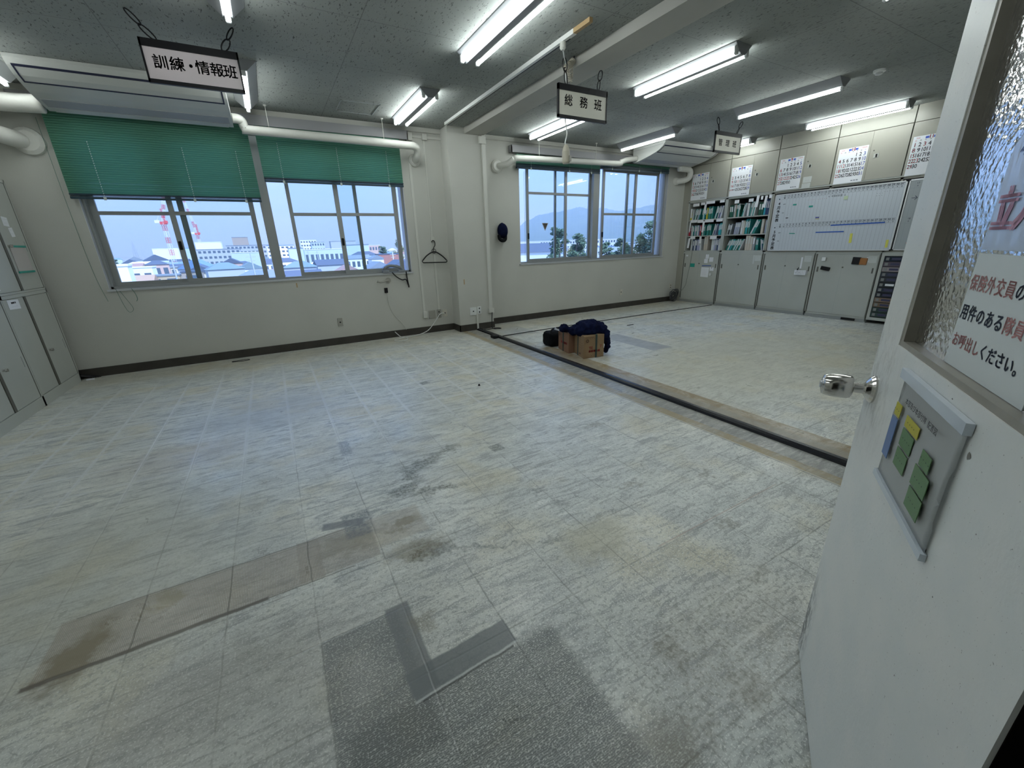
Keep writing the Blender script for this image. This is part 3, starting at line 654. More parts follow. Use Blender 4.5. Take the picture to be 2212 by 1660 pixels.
# phone on the sill
t = thing('telephone_handset', 'grey telephone handset lying on the sill of the left window', 'telephone', (1.64, 6.52, .99))
b = B(); tube(b, arc([(1.50, 6.505, 1.01), (1.51, 6.505, 1.065), (1.60, 6.505, 1.095), (1.72, 6.505, 1.07), (1.78, 6.505, 1.02)]), [.022] * 25, 8); rbox(b, 1.465, 1.56, 6.47, 6.54, .990, 1.035, .008); rbox(b, 1.70, 1.81, 6.47, 6.54, .990, 1.028, .008); rbox(b, 1.47, 1.80, 6.475, 6.535, .988, 1.004, .006); obj('handset', b, mat('grey_phone_plastic', (.22, .24, .26), .4), t)
b = B(); tube(b, arc([(1.60, 6.48, 1.0), (1.66, 6.475, .93), (1.74, 6.475, .88), (1.80, 6.475, .88), (1.825, 6.47, .80)]), .009, 6); tube(b, arc([(1.82, 6.49, 1.0), (1.82, 6.475, .90), (1.83, 6.47, .80), (1.835, 6.475, .76)]), .010, 6); obj('coiled_cord', b, M_black, t)
t = thing('wall_bracket', 'small dark metal bracket on the wall under the telephone', 'bracket', (1.47, 6.47, .87))
b = B(); tube(b, arc([(1.36, 6.46, .885), (1.40, 6.45, .868), (1.46, 6.455, .875), (1.5, 6.455, .89), (1.53, 6.46, .885)]), [.02, .021, .02] + [.013] * 22, 8); obj('bracket_arm', b, M_plateg, t)
b = B(); lathe(b, [(0, .042), (.014, .034)], (1.53, 6.486, .885), (0, 1, 0), 12); obj('bracket_plate', b, M_plateg, t)
b = B(); rbox(b, 1.455, 1.505, 6.485, 6.5, .70, .775, .003); tag(obj('modular_jack', b, M_black), 'small black jack on the wall below the telephone', 'wall jack')
# clothes hanger
t = thing('clothes_hanger', 'black plastic clothes hanger hooked on the thin conduit', 'clothes hanger', (2.29, 6.46, 1.13))
b = B(); tube(b, arc([(2.10, 6.465, 1.155), (2.16, 6.465, 1.215), (2.24, 6.465, 1.262), (2.29, 6.465, 1.272), (2.34, 6.465, 1.262), (2.43, 6.465, 1.20), (2.485, 6.465, 1.145)]), .0095, 8)
tube(b, [(2.10, 6.465, 1.118), (2.48, 6.465, 1.108)], .008, 8)
tube(b, arc([(2.10, 6.465, 1.155), (2.088, 6.465, 1.14), (2.10, 6.465, 1.118)]), .007, 8); tube(b, arc([(2.485, 6.465, 1.145), (2.497, 6.465, 1.126), (2.48, 6.465, 1.108)]), .007, 8); obj('hanger_bar', b, M_black, t, smooth=True)
b = B(); tube(b, arc([(2.29, 6.465, 1.27), (2.29, 6.465, 1.33), (2.315, 6.465, 1.37), (2.315, 6.465, 1.42), (2.29, 6.465, 1.445), (2.265, 6.465, 1.42)]), .006, 8)
tube(b, [(2.29 + .033 * math.cos(a * PI / 6), 6.465, 1.285 + .033 * math.sin(a * PI / 6)) for a in range(12)], .005, 6, closed=True); obj('hanger_hook', b, M_black, t, smooth=True)
# cap on the wall
t = thing('cap', 'dark navy cap hanging on the wall between pillar and right window', 'cap', (3.515, 6.42, 1.40))
b = B(); bmesh.ops.create_icosphere(b, subdivisions=3, radius=1)
for v in b.verts:
    z = v.co.z; v.co = Vector((3.525 + v.co.x * .090, 6.44 + min(v.co.y, .6) * .085, 1.575 + z * .125 + (-.008 if v.co.x > 0 else 0)))
obj('crown', b, M_navy, t, smooth=True)
b = B(); tube(b, arc([(3.455, 6.44, 1.50), (3.45, 6.41, 1.44), (3.49, 6.40, 1.415), (3.55, 6.41, 1.43), (3.575, 6.44, 1.50)]), [.03] * 25, 8); obj('brim', b, M_bag, t, smooth=True)
# small stickers on plaster
b = B(); box(b, .27, .285, 6.497, 6.5, .87, .93); tag(obj('tape_scrap', b, M_tan), 'brown tape scrap on the wall under the left window', 'tape')
b = B(); box(b, 2.66, 2.675, 6.217, 6.22, .76, .84); tag(obj('tape_scrap', b, M_tan), 'brown tape scrap on the front of the pillar', 'tape')

# ------------------------------------------------------------------ cable cover on the floor, cables
b = B(); prism(b, [(2.83, .0), (2.838, .018), (2.858, .028), (2.888, .028), (2.908, .018), (2.916, .0)], 'y', .5, 6.19); tag(obj('floor_cable_cover', b, M_rubber, smooth=False), 'long black rubber cable cover crossing the floor', 'cable cover')
b = B(); tube(b, arc([(2.83, 5.45, .012), (3.4, 5.50, .006), (5.0, 5.52, .006), (7.0, 5.49, .006), (7.98, 5.46, .006)]), .007, 6); tag(obj('floor_cable', b, M_rubber), 'thin dark cable crossing the far floor to the cabinets', 'cable')
b = B(); rbox(b, 2.74, 2.84, 5.40, 5.52, 0, .045, .012); tag(obj('plug_adapter', b, M_black), 'black plug block at the joint of cable and cable cover', 'plug')
t = thing('cable_loop', 'black cable looped on the floor at the foot of the pillar', 'cable', (3.05, 6.1, 0))
b = B(); tube(b, arc([(3.12, 6.17, .27), (3.10, 6.15, .15), (3.08, 6.10, .02), (3.14, 6.02, .012), (3.20, 6.02, .012), (3.16, 6.10, .012), (3.0, 6.08, .012), (2.9, 6.03, .03)]), .007, 6); obj('loop', b, M_black, t)
b = B(); box(b, 5.03, 5.17, 4.93, 4.95, .0, .006); tag(obj('floor_tape', b, M_black), 'short black strip stuck on the far floor', 'tape')
b = B(); lathe(b, [(0, .012), (.012, .010), (.02, .004)], (1.62, 3.57, 0), (0, 0, 1), 10); tag(obj('rubber_stopper', b, M_black), 'tiny black rubber stopper lying on the floor', 'stopper')
t = thing('cable_bundle', 'coiled dark cables heaped in the corner beside the cabinets', 'cables', (7.98, 6.3, 0))
b = B(); rnd = random.Random(4)
for k in range(13):
    r_ = rnd.uniform(.05, .14); tl = rnd.uniform(-.5, .5); cz = rnd.uniform(.10, .15); cx = 7.86 + rnd.uniform(-.05, .04)
    tube(b, [(cx + r_ * math.cos(a * PI / 8) * .8, 6.36 + rnd.uniform(-.004, .004) + tl * .1 * math.sin(a * PI / 8), max(.012, cz + r_ * math.sin(a * PI / 8))) for a in range(16)], .009, 6, closed=True)
obj('coils', b, mat('dark_grey_cable', (.05, .055, .06), .5), t)
b = B(); tube(b, arc([(7.96, 6.3, .2), (8.02, 6.20, .35), (8.035, 6.17, .6), (8.035, 6.13, .9), (8.04, 6.12, 1.2)]), .004, 5); obj('riser_cable', b, mat('grey_cable', (.2, .22, .2), .5), t)
t = thing('cable_bundle', 'dark cable scraps in the corner at the foot of the left lockers', 'cables', (-2.2, 6.43, 0))
b = B()
for k in range(5): tube(b, arc([(-2.3 + .03 * k, 6.42 + .01 * k, .02 + .02 * k), (-2.18, 6.40 + .02 * k, .06), (-2.06 + .02 * k, 6.44, .012)]), .009, 6)
obj('cable_pieces', b, M_black, t)
b = B(); box(b, -2.09, -2.02, 6.36, 6.38, .0, .014); obj('pale_clip', b, M_paper, t)
b = B(); tube(b, [(-.56 + .10 * math.cos(a * PI / 8), 6.28 + .035 * math.sin(a * PI / 8) * (1 + .3 * math.sin(a)), .004) for a in range(16)], .004, 5, closed=True); tag(obj('wire_ring', b, M_black), 'thin dark wire ring lying near the baseboard under the left window', 'wire')

# ------------------------------------------------------------------ lighting track with pendant extension socket
t = thing('wiring_track', 'thin white wiring track on the ceiling left of the beam', 'track', (2.49, 4.5, CE))
b = B(); box(b, 2.472, 2.508, 3.22, 6.10, 2.945, CE); obj('rail', b, M_trk, t)
b = B(); box(b, 2.502, 2.512, 3.3, 6.08, 2.943, 2.962); obj('groove', b, M_black, t)
b = B(); box(b, 2.474, 2.506, 3.02, 3.22, 2.948, CE); obj('wooden_end', b, M_tan, t)
t = thing('pendant_socket', 'beige socket block hanging on a white cord below the wiring track', 'extension socket', (2.745, 3.66, 2.1))
b = B(); lathe(b, [(0, .026), (.04, .026), (.055, .016)], (2.49, 3.38, 2.945), (0, 0, -1), 12); obj('track_adapter', b, M_cond, t)
b = B(); tube(b, arc([(2.49, 3.38, 2.90), (2.52, 3.41, 2.885), (2.62, 3.53, 2.90), (2.73, 3.66, 2.93), (2.735, 3.66, 2.85), (2.73, 3.66, 2.62), (2.735, 3.66, 2.46), (2.755, 3.66, 2.36), (2.735, 3.66, 2.28), (2.745, 3.66, 2.25)]), .006, 6); obj('cord', b, M_white, t, smooth=True)
b = B(); lathe(b, [(0, .012), (.03, .030), (.06, .038), (.155, .038), (.170, .030)], (2.745, 3.66, 2.262), (.02, 0, -1), 16); obj('socket_body', b, M_reel, t, smooth=False)
b = B(); box(b, 2.757, 2.782, 3.616, 3.624, 2.11, 2.16); obj('socket_face', b, M_plateg, t)
t = thing('coiled_cord', 'coil of pale cord tied up beside the beam above the middle sign', 'cord', (2.74, 3.63, 2.8))
b = B(); pts = []
for a in range(140):
    s = a / 139; cx = 2.700 + .095 * s; cz = 2.86 + .085 * s; ph = s * 2 * PI * 9
    pts.append((cx + .015 * math.cos(ph), 3.63 + .024 * math.sin(ph), cz - .018 * math.cos(ph)))
tube(b, pts, .0055, 6); tube(b, [(2.71 + a * .0012 + .014 * math.cos(a * 1.3), 3.62 + .018 * math.sin(a * 1.3), 2.87 - a * .0026) for a in range(40)], .0055, 6); tube(b, [(2.775 + .010 * math.cos(a * 1.3), 3.63 + .018 * math.sin(a * 1.3), 2.91 - a * .0036) for a in range(34)], .0055, 6); obj('coil', b, M_reel, t, smooth=True)
b = B(); tube(b, arc([(2.70, 3.63, 2.86), (2.715, 3.65, 2.89), (2.735, 3.66, 2.90)]), .008, 6); tube(b, [(2.795, 3.63, 2.93), (2.80, 3.63, 2.955), (2.805, 3.63, CE)], .005, 6); obj('tie', b, M_black, t)

# ------------------------------------------------------------------ hanging signs
def sign(x0, x1, y, z0, z1, text, label, size, hooks, M=M_signw, gap=1.0, dz=0., bold=.012, links='loop'):
    t = thing('hanging_sign', label, 'sign', ((x0 + x1) / 2, y, z1))
    b = B(); box(b, x0, x1, y - .006, y + .006, z0, z1); obj('sign_card', b, M, t)
    b = B(); F_ = y - .012
    box(b, x0 - .012, x1 + .012, F_, y + .012, z1 - .045, z1 + .004); box(b, x0 - .012, x1 + .012, F_, y + .012, z0 - .004, z0 + .022)
    box(b, x0 - .012, x0, F_, y + .012, z0, z1); box(b, x1, x1 + .012, F_, y + .012, z0, z1); obj('sign_frame', b, M_black, t)
    b = B()
    for ch, cx, sz in text: glyphs(b, ch, size * sz, (cx, y - .0068, (z0 + z1) / 2 - .01 + dz), (1, 0, 0), (0, 0, 1), bold)
    obj('lettering', b, M_ink, t)
    for hx, hz, tx in hooks:
        b = B(); dz_ = hz - z1
        for s, f0, f1 in ((1, 0, .52), (-1, .48, 1.0)):
            pts = []
            for a in range(14):
                an = a * 2 * PI / 14; c = (f0 + f1) / 2; hh = (f1 - f0) / 2
                f = c + hh * math.sin(an)
                pts.append((hx + (tx - hx) * f + .024 * math.cos(an) * (1 if s > 0 else .7), y + .010 * math.cos(an) * s, z1 + dz_ * f))
            tube(b, pts, .0050, 6, closed=True)
        obj('hanging_wire', b, M_black, t)
    return t
# near sign, second row, third row
sign(-.498, .079, 4.35, 2.547, 2.812, [('訓', -.412, 1), ('練', -.315, 1), ('・', -.232, 1), ('情', -.160, 1), ('報', -.070, 1), ('班', .017, 1)], 'pinkish hanging sign reading 訓練・情報班, leftmost of the three signs', .092,
     ((-.41, 2.975, -.54), (.0, 2.975, .09)), M_signp, dz=.005, bold=.016)
sign(2.595, 3.162, 3.58, 2.462, 2.726, [('総', 2.705, 1), ('務', 2.885, 1), ('班', 3.06, 1)], 'cream hanging sign reading 総務班, the middle one of the three', .098, ((2.68, 2.93, 2.655), (3.06, 2.895, 3.09)), M_signw, dz=.015, bold=.014)
sign(5.922, 6.51, 4.33, 2.54, 2.805, [('管', 6.04, 1), ('理', 6.205, 1), ('班', 6.37, 1)], 'small looking white hanging sign reading 管理班, farthest right', .095, ((5.99, 2.975, 5.93), (6.40, 2.975, 6.50)), M_signw, dz=.0, bold=.014)
# smoke detector and hatch
t = thing('smoke_detector', 'small white smoke detector on the ceiling near the cabinets', 'smoke detector', (5.98, 2.50, CE))
b = B(); lathe(b, [(0, .055), (.018, .055), (.024, .045)], (5.98, 2.50, CE), (0, 0, -1), 20); obj('base_plate', b, M_white, t)
b = B(); lathe(b, [(.02, .034), (.04, .030), (.046, .018)], (5.98, 2.50, CE), (0, 0, -1), 20); obj('sensor', b, M_cap, t)
b = B(); x0, x1, y0, y1 = 1.06, 1.51, 5.70, 6.15
for q in ((x0, x1, y0, y0 + .012), (x0, x1, y1 - .012, y1), (x0, x0 + .012, y0, y1), (x1 - .012, x1, y0, y1)): box(b, *q, CE - .006, CE)
t = tag(obj('ceiling_hatch', b, M_alu), 'square inspection hatch outline in the ceiling before the left window', 'hatch')
# ================================================================== CABINET WALL (right)
FX = 8.05; U = (0, -1, 0); V = (0, 0, 1); Nn = Vector((-1, 0, 0))
YB = [6.345, 5.462, 4.58, 3.703, 2.81, 1.93]
# steel end filler between cabinets and window wall
b = B(); box(b, FX + .01, FX + .06, 6.345, WY, 0, CE); struct('trim_4', b, M_steel, 'beige steel filler panel in the corner')
def pull(par, y, z, s=1):
    b = B(); box(b, FX - .004, FX + .001, y - .012, y + .012, z - .04, z + .04); obj('recessed_handle', b, M_steelD, par)
def keyhole(par, y, z):
    b = B(); box(b, FX - .005, FX, y - .028, y + .028, z - .03, z + .03); h = obj('latch_plate', b, M_steelL, par)
    b = B(); box(b, FX - .009, FX - .004, y - .012, y + .006, z - .020, z + .020); obj('latch_knob', b, M_black, h)
lowlab = ['lower steel cabinet in the corner with papers and a blue magnet on its door', 'lower steel cabinet second from the corner, under the right bookcase',
          'lower steel cabinet with the small white basket on its door', 'lower steel cabinet with black eraser and brown pouch on its door']
for i in range(4):
    ya, yb = YB[i] - .002, YB[i + 1] + .002
    t = thing('steel_cabinet', lowlab[i], 'cabinet', (FX + .2, (ya + yb) / 2, 0), 'lower cabinets along the right wall')
    b = B(); box(b, FX + .001, XR - .02, yb, ya, .055, 1.045); box(b, FX - .004, XR - .02, yb, ya, 1.045, 1.075); box(b, FX - .004, FX + .01, ya - .022, ya, .055, 1.045); box(b, FX - .004, FX + .01, yb, yb + .012, .055, 1.045)
    box(b, FX - .004, FX + .01, yb, ya, .055, .085); obj('carcass', b, M_steelL, t)
    b = B(); box(b, FX + .012, XR - .04, yb, ya, .0, .055); obj('plinth', b, M_steelD if i == 9 else M_alu, t)
    b = B(); box(b, FX - .0105, FX + .004, ya - .036, ya - .016, .085, 1.045); box(b, FX - .0115, FX + .004, yb, yb + .006, .02, 1.06); obj('door_gap', b, M_steelD, t)
    ym = (ya + yb) / 2
    b = B(); box(b, FX - .010, FX + .002, ym - .01, ya - .038, .090, 1.035); d1 = obj('sliding_door', b, M_steelL, t); 
    b = B(); box(b, FX - .0165, FX + .002, ym + .020, ym + .023, .09, 1.035); obj('door_seam', b, M_alu, t)
    b = B(); box(b, FX - .016, FX + .002, yb + .013, ym + .02, .088, 1.037); d2 = obj('sliding_door', b, M_steelL, t)
    for dd, yy in ((d1, ya - .075), (d2, yb + .055)):
        b = B(); box(b, FX - .018, FX - .009, yy - .010, yy + .010, .76, .84); obj('recessed_handle', b, M_steelD, dd)
    b = B(); lathe(b, [(0, .012), (.006, .011)], (FX - .016, ym + .012, .84), (-1, 0, 0), 12); obj('lock', b, M_steelD, d2)
# letter drawers
t = thing('drawer_cabinet', 'tall stack of dark see-through letter drawers beside the door edge', 'drawer cabinet', (FX + .2, 2.45, 0))
b = B(); box(b, FX + .012, XR - .02, 2.06, 2.805, .055, 1.075); box(b, FX - .004, FX + .012, 2.765, 2.805, .055, 1.075); box(b, FX - .004, FX + .012, 2.06, 2.10, .055, 1.075); box(b, FX - .004, FX + .012, 2.1, 2.765, 1.02, 1.075); box(b, FX - .004, FX + .012, 2.1, 2.765, .055, .10)
box(b, FX - .002, FX + .012, 2.42, 2.45, .1, 1.02); obj('carcass', b, M_steelL, t)
dcol = [(.02, .03, .05), (.12, .10, .13), (.30, .27, .28), (.05, .06, .08), (.05, .06, .07), (.03, .04, .05), (.03, .04, .06), (.015, .02, .03), (.22, .16, .12), (.17, .13, .09), (.03, .06, .055), (.035, .065, .06)]
b = B(); box(b, FX + .004, FX + .013, 2.1, 2.765, .10, 1.02); obj('dark_backing', b, M_black, t)
for k in range(12):
    for (ya, yb) in ((2.757, 2.455), (2.415, 2.108)):
        z0 = 1.015 - (k + 1) * .0755; b = B(); box(b, FX - .006, FX + .012, yb, ya, z0 + .006, z0 + .070)
        d = obj('drawer', b, mat('smoked_drawer_%d' % k, dcol[k], .25), t)
        b = B(); box(b, FX - .009, FX - .006, ya - .055, ya - .018, z0 + .018, z0 + .058); obj('index_card', b, mat('dim_index_card', (.20, .21, .21), .5), d)
        b = B(); box(b, FX - .010, FX - .006, ya - .19, ya - .085, z0 + .024, z0 + .054); obj('name_label', b, mat('dim_violet_label', (.035, .035, .09), .5) if k not in (5,) else M_paper, d)
# middle tier: two open bookcases
def bookcase(i, label, back):
    ya, yb = YB[i] - .002, YB[i + 1] + .002
    t = thing('bookcase', label, 'bookcase', (FX + .2, (ya + yb) / 2, 1.075))
    b = B(); box(b, FX, XR - .02, ya - .028, ya, 1.076, 2.09); box(b, FX, XR - .02, yb, yb + .028, 1.076, 2.09); box(b, FX, XR - .02, yb, ya, 1.076, 1.105); box(b, FX, XR - .02, yb, ya, 2.062, 2.09); obj('carcass', b, M_steelL, t)
    b = B(); box(b, XR - .06, XR - .03, yb + .028, ya - .028, 1.105, 2.062); obj('back_panel', b, M_steelB, t)
    for z in (1.405, 1.725):
        b = B(); box(b, FX + .012, XR - .06, yb + .03, ya - .03, z - .018, z); obj('shelf', b, M_steelL, t)
    return t
bcL = bookcase(0, 'open steel bookcase in the corner, left of the other, with white hanging tags', 0)
bcR = bookcase(1, 'open steel bookcase next to the large whiteboard', 0)
BK = {'teal': (M_teal, 'teal folder', 'folder'), 'green': (M_dgreen, 'dark green binder', 'binder'), 'navy': (M_navyb, 'navy binder', 'binder'), 'white': (M_whiteb, 'white binder', 'binder'),
      'grey': (M_greyb, 'grey binder', 'binder'), 'cream': (M_cream, 'cream box file', 'box file'), 'red': (M_redb, 'red binder', 'binder'), 'yellow': (M_yellow, 'yellow folder', 'folder'),
      'cyan': (M_cyan, 'cyan folder', 'folder'), 'lav': (M_lav, 'lavender folder', 'folder'), 'black': (M_blackb, 'black binder', 'binder')}
bk_cache = {}; cnt = {}; ORD = 'first second third fourth fifth sixth seventh eighth ninth tenth eleventh twelfth thirteenth fourteenth fifteenth sixteenth seventeenth eighteenth nineteenth twentieth'.split() + ['twenty-' + w_ for w_ in 'first second third fourth fifth sixth seventh eighth ninth'.split()] + ['thirtieth'] + ['thirty-' + w_ for w_ in 'first second third fourth fifth'.split()]
def book(kind, y, w, h, z, lean, shelf, first=[0]):
    M, nm, cat = BK[kind]; key = (kind, round(w, 3), round(h, 3))
    cnt[shelf] = cnt.get(shelf, 0) + 1; lab = '%s%s, %s from the left, %s' % ('leaning ' if lean else '', nm, ORD[cnt[shelf] - 1], shelf)
    if key not in bk_cache:
        r = thing(nm.replace(' ', '_'), lab, cat, (0, 0, 0), '%ss on the %s' % (nm, shelf))
        b = B(); rbox(b, .0, .23, -w / 2, w / 2, 0, h, min(.004, w * .2), 1); obj('cover', b, M, r, local=True)
        b = B(); box(b, -.0012, .0, -w * .28, w * .28, h * .45, h * .88) if w > .018 else box(b, -.001, 0, -w * .3, w * .3, h * .6, h * .9); obj('spine_label', b, M_paper if kind not in ('white', 'cream', 'lav') else M_paperg, r, local=True)
        bk_cache[key] = r; o = r
    else:
        s = bk_cache[key]; o = s.copy(); COL.objects.link(o)
        for ch in list(s.children):
            c = ch.copy(); COL.objects.link(c); c.parent = o
        o['label'] = lab; o['group'] = '%ss on the %s' % (nm, shelf)
    o.location = (FX + .045, y, z + (abs(math.sin(lean)) * w / 2 if lean else 0) + .0005); o.rotation_euler = (lean, 0, 0)
rs = random.Random(11)
def row(y0, y1, z, spec, shelf):
    """spec: list of (kinds, y_start, y_end, width, height, lean)"""
    for kinds, a, c, w, h, lean in spec:
        y = a; k = 0
        eff = w / math.cos(lean) + .0012
        while y - eff >= c - .001:
            hh = h if lean else h - rs.choice((0, 0, .012, .02))
            book(kinds[k % len(kinds)], y - eff / 2, w, hh, z, lean, shelf); y -= eff; k += 1
LN = -.22     # tops lean toward the camera's right
row(0, 0, 1.725, [(['yellow'], 6.305, 6.27, .03, .16, 0), (['white'], 6.265, 6.23, .03, .24, 0), (['teal', 'white', 'green', 'grey', 'lav'], 6.215, 6.07, .020, .22, .20), (['teal', 'white', 'cyan'], 6.02, 5.955, .02, .23, 0), (['green', 'yellow'], 5.95, 5.885, .026, .22, 0), (['teal', 'teal', 'green', 'teal'], 5.88, 5.77, .024, .24, 0), (['white', 'teal', 'black', 'white', 'navy', 'lav'], 5.73, 5.56, .020, .235, .20)], 'top shelf of the corner bookcase')
row(0, 0, 1.405, [(['red'], 6.31, 6.265, .035, .17, 0), (['grey', 'white', 'teal'], 6.255, 6.17, .025, .22, 0), (['lav', 'grey', 'teal', 'white'], 6.165, 6.04, .020, .21, 0), (['red'], 6.035, 6.0, .028, .21, 0), (['teal', 'white', 'teal'], 5.99, 5.885, .02, .22, 0), (['teal', 'teal', 'green'], 5.87, 5.77, .024, .23, 0), (['white', 'navy', 'lav'], 5.73, 5.655, .02, .22, .18), (['cyan', 'cyan', 'teal'], 5.60, 5.495, .026, .23, 0)], 'middle shelf of the corner bookcase')
row(0, 0, 1.105, [(['white'], 6.22, 6.185, .03, .27, 0), (['navy', 'white', 'navy', 'lav', 'lav', 'white'], 6.17, 5.95, .034, .235, 0), (['cream', 'cream'], 5.90, 5.80, .045, .285, 0), (['white', 'white', 'lav', 'grey', 'navy'], 5.72, 5.50, .030, .245, 0)], 'bottom shelf of the corner bookcase')
row(0, 0, 1.725, [(['green', 'green'], 5.40, 5.325, .035, .22, -.05), (['grey', 'cream'], 5.32, 5.27, .02, .23, 0), (['green', 'teal', 'white', 'green'], 5.265, 5.18, .018, .24, 0), (['teal', 'white'], 5.155, 5.11, .02, .24, .2), (['white'], 5.05, 5.005, .038, .25, 0), (['teal', 'grey', 'white', 'teal', 'white'], 5.0, 4.89, .018, .25, .1), (['green', 'green'], 4.83, 4.745, .04, .24, 0), (['cyan', 'navy', 'navy', 'navy'], 4.735, 4.61, .029, .27, 0)], 'top shelf of the bookcase beside the whiteboard')
row(0, 0, 1.405, [(['grey', 'black', 'grey'], 5.42, 5.31, .028, .20, .15), (['lav', 'grey', 'lav', 'grey', 'lav', 'grey'], 5.265, 5.155, .017, .22, .1), (['white', 'cream'], 5.13, 5.05, .038, .25, 0), (['teal', 'cyan', 'green', 'teal'], 5.045, 4.95, .022, .27, 0), (['white', 'teal', 'teal'], 4.93, 4.84, .024, .26, .38), (['cream'], 4.735, 4.685, .045, .25, 0), (['lav', 'cyan'], 4.66, 4.62, .018, .23, 0)], 'middle shelf of the bookcase beside the whiteboard')
row(0, 0, 1.105, [(['green', 'teal', 'white', 'teal', 'cyan', 'green', 'teal', 'white', 'teal', 'white'], 5.40, 5.085, .021, .22, .38), (['cream', 'cream', 'cream', 'grey'], 4.995, 4.795, .047, .27, 0), (['teal', 'teal', 'cyan'], 4.785, 4.72, .021, .22, 0), (['white', 'navy', 'teal'], 4.672, 4.614, .017, .20, -.18)], 'bottom shelf of the bookcase beside the whiteboard')
def cards(par, lst):
    for (y, z, w, h, rot) in lst:
        b = B(); bbox(b, (FX - .004, y, z), (0, -math.cos(rot), math.sin(rot)), (0, math.sin(rot), math.cos(rot)), (1, 0, 0), w / 2, h / 2, .001); c = obj('hanging_tag', b, M_paper, par)
        b = B()
        for k in range(2 if w > h else 1): glyphs(b, '・・・・・' if w > h else '・', .02, (FX - .0055, y, z + .012 - k * .02), U, V, .004)
        obj('tag_print', b, M_ink, c) if w > h else b.free()
cards(bcL, [(6.15, 2.02, .15, .055, 0), (5.99, 2.03, .10, .05, 0), (5.93, 1.93, .05, .17, -.05), (5.82, 2.04, .20, .05, 0), (5.56, 2.04, .10, .05, 0), (6.25, 1.86, .03, .18, 0),
            (6.17, 1.70, .16, .055, 0), (6.01, 1.69, .14, .055, 0), (5.93, 1.58, .045, .22, -.06), (5.80, 1.69, .20, .055, 0), (5.57, 1.69, .14, .055, 0), (6.25, 1.60, .03, .18, 0),
            (6.15, 1.37, .12, .055, 0), (6.24, 1.26, .045, .20, -.1), (5.96, 1.32, .05, .14, 0), (5.66, 1.36, .15, .06, 0)])
cards(bcR, [(5.25, 2.00, .09, .06, 0), (4.97, 2.00, .09, .055, 0), (4.85, 1.97, .05, .20, -.08), (4.77, 2.02, .04, .06, 0), (4.70, 1.95, .045, .2, -.1), (4.62, 2.03, .05, .06, 0)])
# closed middle cabinets behind the whiteboards
for i in (2, 3, 4):
    ya, yb = YB[i] - .002, YB[i + 1] + .002
    t = thing('steel_cabinet', ['steel cabinet hidden behind the left part of the large whiteboard', 'steel cabinet hidden behind the right part of the large whiteboard', 'steel cabinet hidden behind the second whiteboard near the door'][i - 2], 'cabinet', (FX + .2, (ya + yb) / 2, 1.075), 'middle cabinets behind the whiteboards')
    b = B(); box(b, FX + .03, XR - .02, yb, ya, 1.076, 2.09); box(b, FX, FX + .03, ya - .03, ya, 1.076, 2.09); box(b, FX, FX + .03, yb, ya, 2.062, 2.09); box(b, FX, FX + .03, yb, ya, 1.076, 1.10); obj('carcass', b, M_steel, t)
    b = B(); box(b, FX + .012, FX + .029, yb + .005, ya - .05, 1.105, 2.06); obj('cabinet_door', b, M_steelB, t)
# overhead cabinets
hl = ['overhead cabinet pair in the corner with the July calendar', 'overhead cabinet pair with the August calendar', 'overhead cabinet pair with the September calendar', 'overhead cabinet pair with the October calendar', 'overhead cabinet pair with the November calendar']
for i in range(5):
    ya, yb = YB[i] - .005, YB[i + 1] + .005; ym = (ya + yb) / 2 - .005
    t = thing('overhead_cabinet', hl[i], 'cabinet', (FX + .2, (ya + yb) / 2, 2.095), 'overhead cabinets along the right wall')
    b = B(); box(b, FX + .004, XR - .02, yb, ya, 2.095, 2.768); obj('carcass', b, M_steelD, t)
    b = B(); box(b, FX - .014, FX + .004, ym + .002, ya - .002, 2.112, 2.764); d = obj('cabinet_door', b, M_steel, t)
    b = B(); box(b, FX - .014, FX + .004, yb + .002, ym - .001, 2.112, 2.764); d = obj('cabinet_door', b, M_steel, t)
    b = B(); box(b, FX - .018, FX - .014, ym - .115, ym - .055, 2.40, 2.455); h = obj('latch_plate', b, M_steelL, d)
    b = B(); box(b, FX - .022, FX - .018, ym - .100, ym - .080, 2.408, 2.448); obj('latch_hole', b, M_black, h)
    b = B(); lathe(b, [(0, .009), (.003, .008)], (FX - .014, ym - .045, 2.50), (-1, 0, 0), 10); obj('lock', b, M_steelD, d)
    b = B(); box(b, FX - .012, XR - .02, yb + .0015, ya - .0015, 2.772, CE - .002); f = obj('filler_panel', b, M_steel, t)
b = B(); box(b, FX - .006, FX + .004, YB[5], YB[0], 2.088, 2.112); box(b, FX - .030, FX, 2.6, 4.56, 2.088, 2.094); tag(obj('shelf_rail', b, M_steelL), 'narrow grey rail under the overhead cabinets', 'rail')

